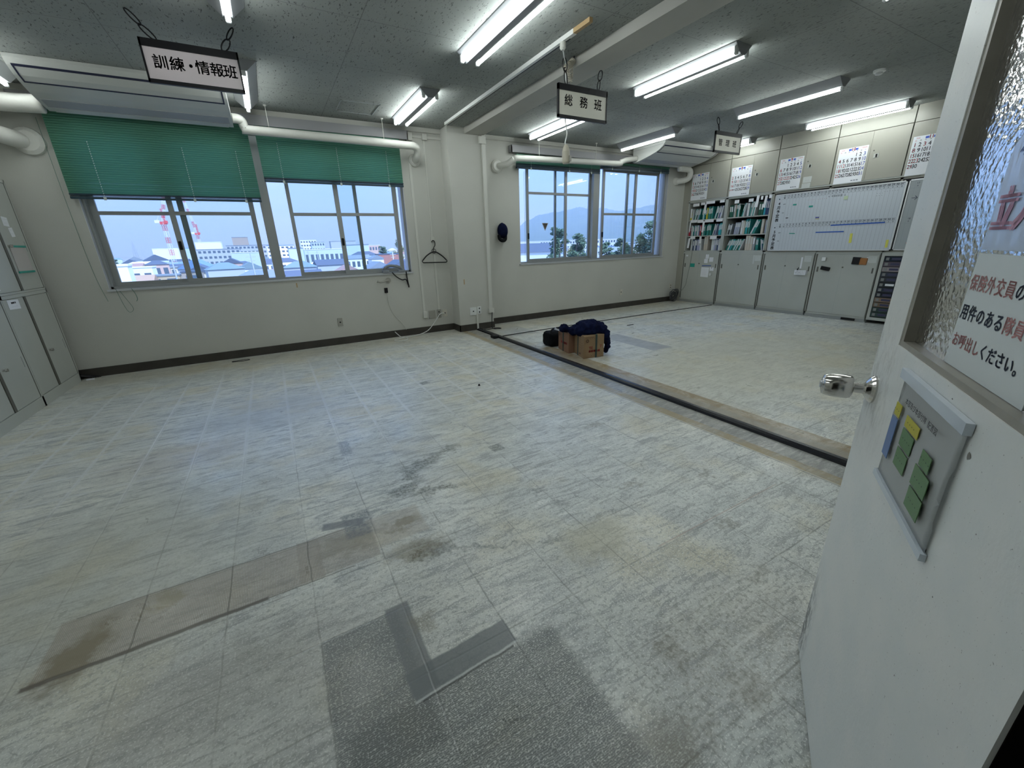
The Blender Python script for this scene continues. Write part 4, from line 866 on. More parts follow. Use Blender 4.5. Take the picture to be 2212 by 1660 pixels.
# calendars
def calendar(i, ytop, z0, z1, w, month, start, ndays, red, name):
    y0 = ytop; t = thing('wall_calendar', 'large %s 2026 wall calendar sheet on the overhead cabinets' % name, 'calendar', (FX - .016, y0 - w / 2, z0), 'month sheets on the overhead cabinets')
    x = FX - .0165; b = B(); box(b, x - .002, x, y0 - w, y0, z0, z1); obj('sheet', b, M_paper, t); x -= .0026
    h = z1 - z0; at = Vector((x, y0, z1))
    def P(u, v): return (x, y0 - u * w, z1 - v * h)
    bk, br, bb = B(), B(), B()
    rows = [(d + start) // 7 for d in range(ndays)]; 
    for d in range(1, ndays + 1):
        c = (d - 1 + start) % 7; r = (d - 1 + start) // 7; s = str(d); sz = .070
        if r == 5: continue
        tgt = br if (c == 0 or d in red) else (bb if c == 6 else bk)
        if r == 4 and (d + 7) <= ndays: glyphs(tgt, '%d/%d' % (d, d + 7), .034, P(.09 + c * .137, .22 + r * .137), U, V, .012); continue
        glyphs(tgt, s, sz, P(.09 + c * .137, .22 + r * .137), U, V, .011, xs=.80 if d > 9 else .95)
    glyphs(br, str(month), .058, P(.5, .055), U, V, .03)
    for uu in (.14, .86): glyphs(br, '2026' if uu < .5 else '令和8年', .022, P(uu, .05), U, V, .004)
    for c, ch in enumerate('日月火水木金土'): glyphs(br if c == 0 else (bb if c == 6 else bk), ch, .022, P(.09 + c * .137, .115), U, V, .004)
    obj('black_dates', bk, M_ink, t); obj('red_dates', br, M_inkr, t); obj('blue_dates', bb, M_inkb, t)
    b = B()
    quadp(b, P(0, 0), U, V, w * .34, w * .44, -h * .085, -h * .03); quadp(b, P(0, 0), U, V, w * .56, w * .66, -h * .085, -h * .03); obj('header_bars', b, M_inkb, t)
    b = B()
    for k in range(3): quadp(b, P(0, 0), U, V, w * (.62 + k * .09), w * (.69 + k * .09), -h * .955, -h * .925)
    obj('footer_marks', b, M_grid, t)
calendar(0, 6.30, 2.113, 2.612, .385, 7, 3, 31, (20,), 'July')
calendar(1, 5.427, 2.10, 2.602, .40, 8, 6, 31, (11,), 'August')
calendar(2, 4.535, 2.108, 2.598, .375, 9, 2, 30, (21, 22, 23), 'September')
calendar(3, 3.655, 2.100, 2.590, .375, 10, 4, 31, (12,), 'October')
calendar(4, 2.775, 2.098, 2.585, .375, 11, 0, 30, (3, 23), 'November')
def sheet(name, y, z, w, h, M, label, cat, x=FX - .0165, rot=0., text=None, th=.002, par=None):
    b = B(); bbox(b, (x - th / 2, y, z), (0, -math.cos(rot), math.sin(rot)), (0, math.sin(rot), math.cos(rot)), (1, 0, 0), w / 2, h / 2, th / 2)
    if par: return obj(name, b, M, par)
    if text is None: return tag(obj(name, b, M), label, cat)
    t = thing(name, label, cat, (x, y, z - h / 2)); obj('sheet', b, M, t)
    b = B()
    for k, s in enumerate(text): glyphs(b, s, .022, (x - th - .0006, y, z + h * .28 - k * .035), U, V, .003)
    obj('print', b, M_ink, t); return t
sheet('notice', 4.05, 2.225, .13, .09, M_paperg, 'upper of two small notes on the overhead cabinet right of the September calendar', 'note', text=['・・・・', '・・・'])
sheet('notice', 4.055, 2.135, .13, .075, M_paperg, 'lower of two small notes on the overhead cabinet right of the September calendar', 'note', text=['・・・・'])

# whiteboards
def whiteboard(name, label, x, y0, y1, z0, z1, Ms, ruled):
    t = thing('whiteboard', label, 'whiteboard', (x, (y0 + y1) / 2, z0)); w = y0 - y1; h = z1 - z0
    b = B(); box(b, x, x + .018, y1 + .01, y0 - .01, z0 + .01, z1 - .01); obj('board', b, Ms, t)
    b = B(); f = .016
    box(b, x - .006, x + .02, y1, y0, z0, z0 + f); box(b, x - .006, x + .02, y1, y0, z1 - f, z1); box(b, x - .006, x + .02, y1, y1 + f, z0, z1); box(b, x - .006, x + .02, y0 - f, y0, z0, z1); obj('board_frame', b, M_aluL, t)
    return t
BX = 8.005
wb = whiteboard('whiteboard', 'large month planner whiteboard with blue magnet strips', BX, 4.505, 2.705, 1.098, 2.038, M_wb, True)
x = BX - .0008; yA = 4.305; cw = (yA - 2.735) / 31
bl, bn, bkk, brr = B(), B(), B(), B()
for half, ztop in ((0, 2.02), (1, 1.552)):
    for k in range(32):
        yy = yA - k * cw; quadp(bl, (x, yy, 0), U, V, -.0011, .0011, ztop - (.93 if False else .45), ztop)
    for zz in (ztop - .035, ztop - .065): quadp(bl, (x, 0, zz), U, V, -4.42, -2.735, -.0011, .0011)
    quadp(bl, (x, 0, ztop), U, V, -4.42, -2.735, -.0011, .0011)
    for k in range(31):
        glyphs(bn, str(k + 1), .036, (x, yA - (k + .5) * cw, ztop - .018), U, V, .020)
        glyphs(bn, '水木金土日月火'[(k + (0 if half == 0 else 2)) % 7], .022, (x, yA - (k + .5) * cw, ztop - .050), U, V, .012)
    glyphs(bn, '日', .03, (x, 4.345, ztop - .018), U, V, .01); glyphs(bn, '曜', .028, (x, 4.345, ztop - .050), U, V, .01); glyphs(bn, '●', .026, (x, 4.43, ztop - .06), U, V, .0)
    for k, ch in enumerate(('4' if half == 0 else '5') + '月予定表'): glyphs(bkk, ch, .062, (x, 4.42, ztop - .135 - k * .068), U, V, .03)
    for k in range(2): glyphs(bn, 'AP'[k] + 'M', .026, (x, 4.335, ztop - .15 - k * .14), U, V, .006)
for k in range(3): glyphs(brr, '・・・・・', .022, (x, 4.43, 1.94 - k * .018), U, V, .005)
glyphs(bn, '← 令和8年度 →', .035, (x, 3.55, 1.925), U, V, .004)
for (yy, zz, n) in ((3.92, 1.90, 4), (3.75, 1.90, 5), (3.0, 1.90, 3), (2.87, 1.92, 6), (3.0, 1.87, 3)): glyphs(brr if yy > 3.7 else bn, '・' * n, .03, (x, yy, zz), U, V, .005)
obj('ruled_lines', bl, M_grid, wb); obj('printed_numbers', bn, M_inkn, wb); obj('month_lettering', bkk, M_ink, wb); obj('red_writing', brr, M_inkr, wb)
wb2 = whiteboard('whiteboard', 'narrower grey planner whiteboard half hidden by the open door', BX + .012, 2.69, 1.6, 1.100, 2.045, M_wbg, True)
bl, bn = B(), B(); x2 = BX + .011
for k in range(16):
    quadp(bl, (x2, 2.62 - k * .06, 0), U, V, -.001, .001, 1.12, 2.02)
    glyphs(bn, str(17 + k), .034, (x2, 2.59 - k * .06, 1.99), U, V, .008); glyphs(bn, str(18 + k), .034, (x2, 2.59 - k * .06, 1.53), U, V, .008)
    glyphs(bn, '水木金土日月火'[k % 7], .022, (x2, 2.59 - k * .06, 1.955), U, V, .008); glyphs(bn, '水木金土日月火'[k % 7], .022, (x2, 2.59 - k * .06, 1.495), U, V, .008)
for zz in (1.93, 1.55, 1.47): quadp(bl, (x2, 0, zz), U, V, -2.67, -1.62, -.001, .001)
glyphs(bn, '→', .09, (x2, 2.59, 1.80), U, V, 0)
obj('ruled_lines', bl, M_grid, wb2); obj('printed_numbers', bn, M_inkn, wb2)
def mag(y, z, w, h, M, label, rot=0., cat='magnet'):
    return sheet('magnet_strip' if w > .15 else 'magnet', y, z, w, h, M, label, cat, x=BX - .001, rot=rot, th=.004)
mag(3.20, 1.492, .70, .018, M_magb, 'long blue magnet strip on the lower half of the large whiteboard', .008)
mag(3.55, 1.388, .40, .017, M_magb, 'shorter blue magnet strip on the lower half of the large whiteboard', -.005)
mag(4.16, 1.85, .055, .022, M_magg, 'small green magnet under day two of the large whiteboard')
mag(3.90, 1.80, .06, .028, M_magg, 'green magnet right of the other in the top half of the large whiteboard')
mag(3.77, 1.62, .055, .022, mat('violet_magnet', (.10, .11, .35), .4), 'small violet magnet in the middle of the large whiteboard')
mag(3.765, 1.598, .055, .012, mat('yellowish_note', (.50, .50, .22), .6), 'thin yellowish note right under the violet magnet', cat='note')
mag(4.12, 1.385, .09, .013, M_magg, 'thin green magnet in the lower half of the large whiteboard', -.05)
mag(4.25, 1.645, .04, .012, M_ink, 'tiny dark magnet in the first column of the large whiteboard')
M_yn = mat('yellow_note', (.70, .68, .12), .6)
mag(3.235, 1.285, .035, .14, M_yn, 'tall yellow note in the lower half of the large whiteboard', .04, 'note')
mag(2.765, 1.195, .03, .11, M_yn, 'yellow note at the lower right end of the large whiteboard', .04, 'note')
mag(3.42, 1.885, .055, .05, mat('pale_green_note', (.50, .62, .42), .6), 'pale green note near the top middle of the large whiteboard', 0, 'note')
sheet('magnet', 2.50, 1.70, .05, .02, M_magg, 'green magnet on the narrower whiteboard near the door', 'magnet', x=BX + .0105); sheet('magnet', 2.50, 1.66, .05, .015, M_inkr, 'red magnet on the narrower whiteboard near the door', 'magnet', x=BX + .0105)
sheet('magnet', 2.52, 1.20, .06, .012, M_inkr, 'red strip low on the narrower whiteboard near the door', 'magnet', x=BX + .0105)
# things on the lower cabinet doors
DX = FX - .0165
sheet('note', 5.735, .985, .075, .085, M_paper, 'upper white note on the corner cabinet door', 'note', DX, text=['・・', '・・'])
sheet('note', 5.755, .895, .085, .085, M_paper, 'white note below the upper one on the corner cabinet door', 'note', DX, text=['・・・', '・・'])
sheet('note', 5.635, .925, .09, .09, M_paper, 'white note at the right of two others on the corner cabinet door', 'note', DX, text=['・・・', '・・・'])
sheet('magnet_strip', 5.73, .800, .21, .014, M_magb, 'blue magnet strip on the corner cabinet door', 'magnet', DX, .03, th=.006)
sheet('document', 5.755, .665, .185, .20, M_paper, 'white sheet under the blue strip on the corner cabinet door', 'paper', DX, -.03, text=['・・・・・・', '・・・・・・', '・・・・・・', '・・・・'])
sheet('note', 5.60, .735, .09, .07, M_paper, 'small white card right of the sheet on the corner cabinet door', 'note', DX, text=['■'])
b = B(); rbox(b, DX - .03, DX, 5.585, 5.625, .60, .655, .006); tag(obj('magnet_clip', b, M_white), 'white magnet clip under the card on the corner cabinet door', 'clip')
sheet('green_sticker', 6.08, .80, .11, .075, M_magg, 'green sticker on the corner cabinet door', 'sticker', FX - .0105)
sheet('white_sticker', 6.24, 1.0, .05, .03, M_paper, 'tiny white sticker at the top left of the corner cabinet', 'sticker', FX - .0105)
sheet('clear_label_holder', 4.665, .965, .11, .10, M_paperg, 'pale label holder at the top right of the second lower cabinet', 'label', DX, text=['・・・'])
sheet('clear_label_holder', 3.80, .965, .11, .10, M_paperg, 'pale label holder at the top right of the third lower cabinet', 'label', DX, text=['・・・'])
sheet('clear_label_holder', 2.90, .965, .11, .10, M_paperg, 'pale label holder at the top right of the fourth lower cabinet', 'label', DX, text=['・・・'])
sheet('label_strip', 4.74, .94, .03, .16, M_paperg, 'pale vertical strip at the top right of the second lower cabinet', 'label', DX)
b = B(); box(b, DX - .003, DX, 3.878, 3.905, .80, .99); tag(obj('label_strip', b, M_paper), 'white strip above the small basket', 'label')
t = thing('magnet_basket', 'small white perforated basket hung on the third lower cabinet', 'basket', (DX - .03, 3.86, .70))
b = B()
for k in range(7): box(b, DX - .055, DX - .052, 3.775 + k * .026, 3.790 + k * .026, .705, .775)
for zz in (.700, .722, .745, .768): box(b, DX - .056, DX - .052, 3.775, 3.95, zz, zz + .010)
box(b, DX - .055, DX - .001, 3.772, 3.776, .70, .778); box(b, DX - .055, DX - .001, 3.948, 3.952, .70, .778); box(b, DX - .055, DX - .001, 3.772, 3.952, .698, .702); obj('basket_body', b, M_paper, t)
b = B(); tube(b, [(DX - .04, 3.93, .73), (DX - .045, 3.90, .82)], .006, 6); tube(b, [(DX - .04, 3.88, .73), (DX - .045, 3.92, .80)], .006, 6); obj('pens', b, M_black, t)
b = B(); rbox(b, DX - .03, DX, 3.52, 3.58, .935, .995, .006); tag(obj('paper_clip_box', b, M_white), 'small white box at the top of the fourth lower cabinet door', 'box')
b = B(); bbox(b, (DX - .014, 3.505, .815), (0, -math.cos(-.18), math.sin(-.18)), (0, math.sin(-.18), math.cos(-.18)), (1, 0, 0), .065, .028, .013); tag(obj('whiteboard_eraser', b, M_black), 'black eraser stuck on the fourth lower cabinet door', 'eraser')
t = thing('leather_pouch', 'black and brown pouch hanging on the fourth lower cabinet door', 'pouch', (DX, 3.06, .90))
b = B(); bbox(b, (DX - .012, 3.10, .945), (0, -.99, -.05), (0, -.05, .99), (1, 0, 0), .05, .055, .012); obj('black_flap', b, M_black, t)
b = B(); bbox(b, (DX - .010, 3.01, .937), (0, -.99, -.05), (0, -.05, .99), (1, 0, 0), .05, .05, .010); obj('brown_pocket', b, mat('orange_brown_leather', (.32, .13, .03), .5), t)
b = B(); box(b, DX - .003, DX, 2.955, 2.975, .88, 1.0); box(b, DX - .003, DX, 2.94, 3.0, .93, .945); tag(obj('label_strip', b, M_paper), 'white cross-shaped strip right of the brown pouch', 'label')
b = B(); box(b, FX - .002, FX + .012, 2.95, 3.14, .012, .045); tag(obj('plinth_vent', b, M_black), 'black slot in the plinth of the fourth lower cabinet', 'vent')

# ================================================================== LEFT LOCKERS
LX = -2.13
def locker(name, ya, yb, z0, z1, label, gaps, up):
    t = thing('steel_locker', label, 'locker', (LX - .2, (ya + yb) / 2, z0), 'lockers along the left wall')
    b = B(); box(b, XL + .02, LX - .018, yb, ya, z0, z1); box(b, LX - .018, LX, yb, ya, z1 - .03, z1); box(b, LX - .018, LX, yb, ya, z0, z0 + (.10 if not up else .02)); box(b, LX - .018, LX, ya - .018, ya, z0, z1); box(b, LX - .018, LX, yb, yb + .012, z0, z1); obj('carcass', b, M_steelL, t)
    zb, zt = z0 + (.10 if not up else .02), z1 - .03; ym = gaps
    b = B(); box(b, LX - .0175, LX - .001, ya - .030, ya - .016, zb, zt); box(b, LX - .0175, LX - .0008, ym - .019, ym + .021, zb, zt); obj('door_gap', b, M_steelD, t)
    for (p, q, kn) in ((ya - .028, ym + .020, 1), (ym - .022, yb + .014, -1)):
        b = B(); box(b, LX - .013, LX - .002 if kn > 0 else LX - .006, q, p, zb + .004, zt - .004); d = obj('locker_door', b, M_steelL, t)
        ky = q + .045 if kn > 0 else q + .045; kz = .46 if not up else 1.475
        if kn < 0: continue
        b = B(); lathe(b, [(0, .012), (.012, .010), (.018, .016), (.032, .014)], (LX - .003, ky, kz), (1, 0, 0), 12); obj('door_knob', b, M_chrome, d)
        b = B(); box(b, LX - .004, LX - .0015 + (.001 if kn > 0 else -.002), p - .050, p - .036, kz - .05, kz + .05); obj('recessed_handle', b, M_alu, d)
    return t
locker('l', 6.375, 5.457, 0, 1.04, 'lower steel locker nearest the window wall on the left', 5.87, False)
locker('l', 5.453, 4.53, 0, 1.04, 'lower steel locker at the left edge, cut off by the frame', 4.97, False)
locker('l', 6.375, 5.457, 1.042, 2.10, 'upper steel locker nearest the window wall with a clear pouch on its door', 5.895, True)
locker('l', 5.453, 4.53, 1.042, 2.10, 'upper steel locker at the left edge of the picture', 4.97, True)
Lu, Lv = (0, 1, 0), (0, 0, 1)
def lsheet(name, y, z, w, h, M, label, cat, rot=0., text=None, th=.002, x=LX - .0015):
    t = thing(name, label, cat, (x, y, z - h / 2)); b = B(); bbox(b, (x + th / 2, y, z), (0, math.cos(rot), math.sin(rot)), (0, -math.sin(rot), math.cos(rot)), (1, 0, 0), w / 2, h / 2, th / 2); obj('sheet', b, M, t)
    if text:
        b = B()
        for k, (s, sz, dz) in enumerate(text): glyphs(b, s, sz, (x + th + .0006, y, z + dz), Lu, Lv, .006)
        obj('print', b, M_ink, t)
    return t
lsheet('note', 5.97, 1.80, .09, .10, M_paper, 'topmost white note on the upper left locker, at the picture edge', 'note', .05, [('・・・', .02, .01)])
lsheet('note', 6.085, 1.70, .10, .085, M_paper, 'middle white note on the upper left locker', 'note', -.08, [('・・・・', .02, .02), ('・・・', .02, -.015)])
lsheet('note', 6.13, 1.605, .075, .085, M_paper, 'lowest white note on the upper left locker', 'note', .1, [('・・・', .02, .02), ('・・・', .02, -.015)])
t = thing('clear_pouch', 'clear plastic pouch with two green bars on the upper left locker', 'pouch', (LX, 6.11, 1.23))
b = B(); bbox(b, (LX + .002, 6.11, 1.355), (0, 1, 0), (0, 0, 1), (1, 0, 0), .145, .115, .002); obj('plastic_sheet', b, mat('frosted_plastic', (.50, .47, .46), .25), t)
b = B(); rbox(b, LX + .001, LX + .010, 5.955, 6.275, 1.463, 1.483, .003); obj('top_bar', b, M_magg, t)
b = B(); rbox(b, LX, LX + .010, 5.95, 6.268, 1.222, 1.242, .003); obj('bottom_bar', b, M_magg, t)
lsheet('name_notice', 5.64, .955, .20, .085, M_paper, 'white notice with black bar on the lower left locker', 'notice', -.04, [('■■■ ■', .022, .015), ('・・・・・・', .018, -.018)], x=LX - .0055)
lsheet('paper_pack', 5.39, 1.115, .14, .06, M_paper, 'white papers stuck at the left edge of the picture on the upper locker', 'paper', .1, None, .02, x=LX - .002)

# ================================================================== CARDBOARD BOXES, BAG, JACKET
def carton(p0, du, dv, w, d, h, label, Ma, Mb, lines, strap_t, M2):
    """p0 front corner on the floor, du along the right face, dv along the left face"""
    p0 = Vector((*p0, 0)); du = Vector((*du, 0)).normalized(); dv = Vector((*dv, 0)).normalized()
    c = p0 + du * w / 2 + dv * d / 2; t = thing('cardboard_box', label, 'box', tuple(c))
    b = B(); bbox(b, c + Vector((0, 0, h / 2)), du, dv, (0, 0, 1), w / 2, d / 2, h / 2)
    bmesh.ops.bevel(b, geom=b.edges[:], offset=.004, segments=1, affect='EDGES'); obj('carton', b, Ma, t)
    b = B(); bbox(b, c + Vector((0, 0, h + .0015)), du, dv, (0, 0, 1), w / 2, .002, .001); bbox(b, c + Vector((0, 0, h + .001)), du, dv, (0, 0, 1), w / 2 - .01, .028, .001); obj('packing_tape', b, Mb, t)
    def face(ax, n, ln, off, M, items):
        b = B(); at = p0 + n * -.0015 if False else p0
        for (u_, z_, s_, sz, bo) in items: glyphs(b, s_, sz, at + ax * u_ + Vector((0, 0, z_)) + n * .002, ax, (0, 0, 1), bo)
        return b
    # left face is seen running away from the corner: lettering reads from the far end to the corner
    b = B()
    for (u_, z_, s_, sz, bo) in lines[0]: glyphs(b, s_, sz, p0 + dv * (d - u_) + Vector((0, 0, z_)) - du * .0015, -dv, (0, 0, 1), bo)
    for (u_, z_, s_, sz, bo) in lines[1]: glyphs(b, s_, sz, p0 + du * u_ + Vector((0, 0, z_)) - dv * .0015, du, (0, 0, 1), bo)
    obj('red_print', b, mat('carton_red_print', (.33, .03, .03), .7), t)
    b = B()
    for (u_, z_, s_, sz, bo) in lines[2]: glyphs(b, s_, sz, p0 + dv * (d - u_) + Vector((0, 0, z_)) - du * .0015, -dv, (0, 0, 1), bo)
    for (u_, z_, s_, sz, bo) in lines[3]: glyphs(b, s_, sz, p0 + du * u_ + Vector((0, 0, z_)) - dv * .0015, du, (0, 0, 1), bo)
    obj('brown_print', b, mat('carton_brown_print', (.10, .05, .035), .7), t)
    for (face_, u_) in strap_t:
        b = B(); e = .003; sw = .013
        if face_ == 'L':    # strap wraps across left and right faces at distance u_ along dv
            cc = p0 + dv * u_ + du * w / 2; bbox(b, cc + Vector((0, 0, h / 2)), du, dv, (0, 0, 1), w / 2 + e, sw, h / 2 + e)
        else:
            cc = p0 + du * u_ + dv * d / 2; bbox(b, cc + Vector((0, 0, h / 2)), dv, du, (0, 0, 1), d / 2 + e, sw, h / 2 + e)
        for v in b.verts:
            if v.co.z < .001: v.co.z = .0005
        obj('strap', b, M_strap, t)
    return t
carton((3.105, 3.735), (.285, -.040), (.105, .315), .288, .325, .282, 'cardboard box with green straps and red print, the right one of two', M_cardt, M_cardt,
       ([], [(.10, .125, 'TE', .050, .02), (.15, .085, '■■■■■', .036, .01), (.24, .135, '7', .05, .02)],
        [(.20, .04, '■■', .03, 0), (.24, .22, '・・・・', .03, .004), (.22, .18, '・・・・', .03, .004), (.22, .15, '・・・・', .03, .004), (.22, .12, '・・・・', .03, .004)], [(.05, .215, '◎', .05, .01), (.08, .255, '━━━━', .03, 0), (.12, .24, '・・・', .03, .004), (.11, .025, '・', .04, .01), (.24, .04, '・・', .03, .01)]), (('L', .20), ('R', .175)), M_card)
carton((3.12, 4.055), (.285, -.040), (.06, .315), .26, .300, .262, 'cardboard box with black strap, the left one of two', M_card, M_card,
       ([(.17, .115, '■■■■■', .040, .01), (.09, .15, '≡', .05, .02)], [], [(.04, .205, '◎', .05, .01), (.20, .20, '・・・・', .03, .006), (.16, .17, '・・・・・', .03, .006), (.06, .03, '・', .05, .01), (.22, .04, '・・・', .03, .006)], []), (('L', .155),), M_card)
b = B(); q = [b.verts.new(c) for c in ((3.11, 4.36, .262), (3.24, 4.345, .262), (3.21, 4.12, .266), (3.10, 4.13, .262), (3.09, 4.30, .30), (3.15, 4.37, .305))]
b.faces.new((q[0], q[1], q[2], q[3])); b.faces.new((q[0], q[3], q[4])); b.faces.new((q[0], q[4], q[5])); 
for v in b.verts: v.co.z += .004
bmesh.ops.solidify(b, geom=b.faces[:], thickness=.002); tag(obj('crumpled_paper', b, M_paper), 'crumpled white paper on the left cardboard box', 'paper')
t = thing('black_bag', 'black cloth bag standing behind the left cardboard box', 'bag', (3.24, 4.55, 0))
b = B(); rbox(b, 3.11, 3.38, 4.43, 4.66, 0, .20, .055, 4); bmesh.ops.subdivide_edges(b, edges=b.edges[:], cuts=1)
rr = random.Random(3)
for v in b.verts:
    if v.co.z > .01: v.co += Vector((rr.uniform(-.006, .006), rr.uniform(-.006, .006), rr.uniform(-.006, .006)))
obj('bag_body', b, M_bag, t, smooth=True)
b = B(); tube(b, arc([(3.15, 4.50, .19), (3.18, 4.50, .235), (3.28, 4.50, .24), (3.33, 4.50, .19)]), .010, 6); obj('bag_handle', b, M_black, t)
# jacket: cloth heap draped over both boxes, one sleeve hanging
def cloth_heap(name, blobs, M, par, seed=1, vox=.02):
    b = B()
    for (c, r, s) in blobs:
        n0 = len(b.verts); g = bmesh.ops.create_icosphere(b, subdivisions=3, radius=r)
        for v in g['verts']: v.co = Vector((v.co.x * s[0], v.co.y * s[1], v.co.z * s[2])) + Vector(c)
    me = bpy.data.meshes.new('h'); b.to_mesh(me); b.free(); o = bpy.data.objects.new('h', me); COL.objects.link(o)
    md = o.modifiers.new('r', 'REMESH'); md.mode = 'VOXEL'; md.voxel_size = .010
    tx = bpy.data.textures.new('f' + name, 'MUSGRAVE' if False else 'CLOUDS'); tx.noise_scale = .055
    sm = o.modifiers.new('s', 'SMOOTH'); sm.iterations = 6
    md = o.modifiers.new('d', 'DISPLACE'); md.texture = tx; md.strength = .045; md.mid_level = .55
    m2 = bpy.data.meshes.new_from_object(o.evaluated_get(bpy.context.evaluated_depsgraph_get())); bpy.data.objects.remove(o)
    b = B(); b.from_mesh(m2); bpy.data.meshes.remove(m2)
    for v in b.verts:
        if v.co.z < .002: v.co.z = .002
    return obj(name, b, M, par, smooth=True)
t = thing('navy_jacket', 'crumpled navy jacket thrown over the two cardboard boxes', 'jacket', (3.25, 3.85, .27))
cloth_heap('jacket_body', [((3.20, 4.02, .30), .09, (1, 1.1, .8)), ((3.10, 4.13, .32), .07, (1., 1., .8)), ((3.22, 3.88, .335), .12, (1.1, 1, .9)), ((3.30, 3.86, .36), .12, (1, 1, .8)), ((3.36, 3.84, .33), .10, (1, 1, 1)), ((3.27, 3.82, .31), .10, (1.2, .8, .5)), ((3.41, 3.78, .33), .08, (1, 1, 1.1))], M_navy, t, 1)
cloth_heap('jacket_sleeve', [((3.40, 3.745, .335), .06, (1, 1, 1)), ((3.44, 3.73, .27), .055, (1, 1, 1.1)), ((3.465, 3.735, .21), .05, (1, 1, 1.1)), ((3.50, 3.76, .16), .048, (1, 1, 1.2)), ((3.51, 3.77, .10), .04, (1, 1, 1.2)), ((3.49, 3.77, .05), .03, (1, 1, 1.3))], M_navy, t, 2)

# ================================================================== THE DOOR
DA = Vector((1.347, .428, 0)); DU = Vector((-.85728, -.51485, 0)); DN = Vector((-.51485, .85728, 0)); DW = .835; DH = 2.05; TH = .040
door = thing('door_1', 'white steel door with patterned glass, standing open at the right', None, tuple(DA), kind='structure')
def dbox(b, u0, u1, n0, n1, z0, z1):
    bbox(b, DA + DU * ((u0 + u1) / 2) + DN * ((n0 + n1) / 2) + Vector((0, 0, (z0 + z1) / 2)), DU, DN, (0, 0, 1), (u1 - u0) / 2, (n1 - n0) / 2, (z1 - z0) / 2)
b = B(); gx0, gx1, gz0, gz1 = .145, .70, 1.105, 1.93
dbox(b, 0, gx0, -TH, 0, gz0, DH); dbox(b, gx1, DW, -TH, 0, gz0, DH); dbox(b, 0, DW, -TH, 0, .008, gz0); dbox(b, gx0, gx1, -TH, 0, gz1, DH); obj('door_leaf', b, M_door, door)
b = B(); fr = .018
dbox(b, gx0, gx0 + fr, -TH + .004, -.002, gz0, gz1); dbox(b, gx1 - fr, gx1, -TH + .004, -.002, gz0, gz1); dbox(b, gx0, gx1, -TH + .004, -.002, gz0, gz0 + .012); dbox(b, gx0, gx1, -TH + .004, -.002, gz1 - .012, gz1); obj('glazing_bead', b, M_doorf, door)
b = B(); dbox(b, gx0 + fr, gx1 - fr, -.026, -.021, gz0 + .012, gz1 - .012); obj('glass_pane', b, M_glassp, door)
b = B(); dbox(b, DW, DW + .002, -TH, -.005, .006, DH + .002); obj('hinge_side_shade_strip', b, M_jambshade, door)  # dark strip painting the shadow on the hinge-side end face
b = B(); dbox(b, -.0015, 0, -TH, -.001, .01, DH); obj('edge_strip', b, M_steelD, door)
kc = DA + DU * .055 + Vector((0, 0, .966))
b = B(); lathe(b, [(0, .036), (.004, .036), (.010, .030), (.018, .017), (.022, .014), (.045, .013)], kc, DN, 32); obj('rosette', b, M_chrome, door, smooth=False)
b = B(); lathe(b, [(.043, .013), (.044, .024), (.047, .0285), (.052, .0305), (.070, .0315), (.088, .0305), (.104, .0270), (.107, .0245), (.1075, .018), (.109, .018)], kc, DN, 40)
kn = obj('doorknob', b, M_chrome, door, smooth=True)
b = B(); lathe(b, [(.1085, .010), (.113, .009)], kc, DN, 20); obj('key_cylinder', b, M_aluL, kn)
# paper notice on the glass (camera side)
def dsheet(b, u0, u1, z0, z1, n=0.001): dbox(b, u0, u1, n - .0012, n, z0, z1)
GN = -.0195
t = thing('glass_notice', 'white notice sheet on the door glass asking insurance callers to call out', 'notice', tuple(DA + DU * .47 + DN * GN + Vector((0, 0, 1.118))))
b = B(); dbox(b, .336, .605, GN - .0012, GN, 1.118, 1.312); obj('sheet', b, mat('notice_sheet', (.74, .78, .78), .45), t)
red, blk = B(), B()
def dtext(b, s, u, z, sz, bo=.01, xs=1., n=GN + .0006): glyphs(b, s, sz, DA + DU * u + DN * n + Vector((0, 0, z)), DU, (0, 0, 1), bo, xs=xs)
cs = .030; 
for k, ch in enumerate('保険外交員の方は'): dtext(red if k < 5 else blk, ch, .355 + k * cs, 1.262, .0285, .014)
for k, ch in enumerate('用件のある隊員を'): dtext(red if k in (5, 6) else blk, ch, .355 + k * cs, 1.212, .0285, .018)
for k, ch in enumerate('お呼出しください。'): dtext(red if k < 4 else blk, ch, .355 + k * .0265, 1.163, .026, .018)
obj('red_lettering', red, M_inkpink, t); obj('black_lettering', blk, M_inkn, t)
# upper laminated notice
t = thing('laminated_notice', 'wavy laminated no-entry notice above the white notice on the door glass', 'notice', tuple(DA + DU * .5 + DN * GN + Vector((0, 0, 1.315))))
b = B(); nx, nz_ = 26, 26; gr = []
for j in range(nz_ + 1):
    rowv = []
    for i in range(nx + 1):
        u_ = .342 + .30 * i / nx; z_ = 1.318 + .215 * j / nz_
        top = 1.533 - .06 * max(0, 1 - (u_ - .342) / .09) ** 2
        z_ = min(z_, top); n_ = GN + .0016 + .0009 * math.sin(u_ * 150 + z_ * 40) * (.3 + .7 * j / nz_)
        rowv.append(b.verts.new(DA + DU * u_ + DN * n_ + Vector((0, 0, z_))))
    gr.append(rowv)
for j in range(nz_):
    for i in range(nx):
        try: b.faces.new((gr[j][i], gr[j][i + 1], gr[j + 1][i + 1], gr[j + 1][i]))
        except ValueError: pass
obj('laminate', b, mat('glossy_laminate', (.62, .70, .88), .10, spec=.9), t, smooth=True)
b = B()
for k, ch in enumerate('立入禁止'): dtext(b, ch, .385 + k * .066, 1.375, .066, .06, n=GN + .0032)
obj('red_lettering', b, mat('red_stencil', (.58, .30, .40), .4), t)
b = B(); dtext(b, '本部', .40, 1.468, .030, .02, n=GN + .0032); obj('blue_lettering', b, mat('blue_stencil', (.10, .15, .35), .4), t)
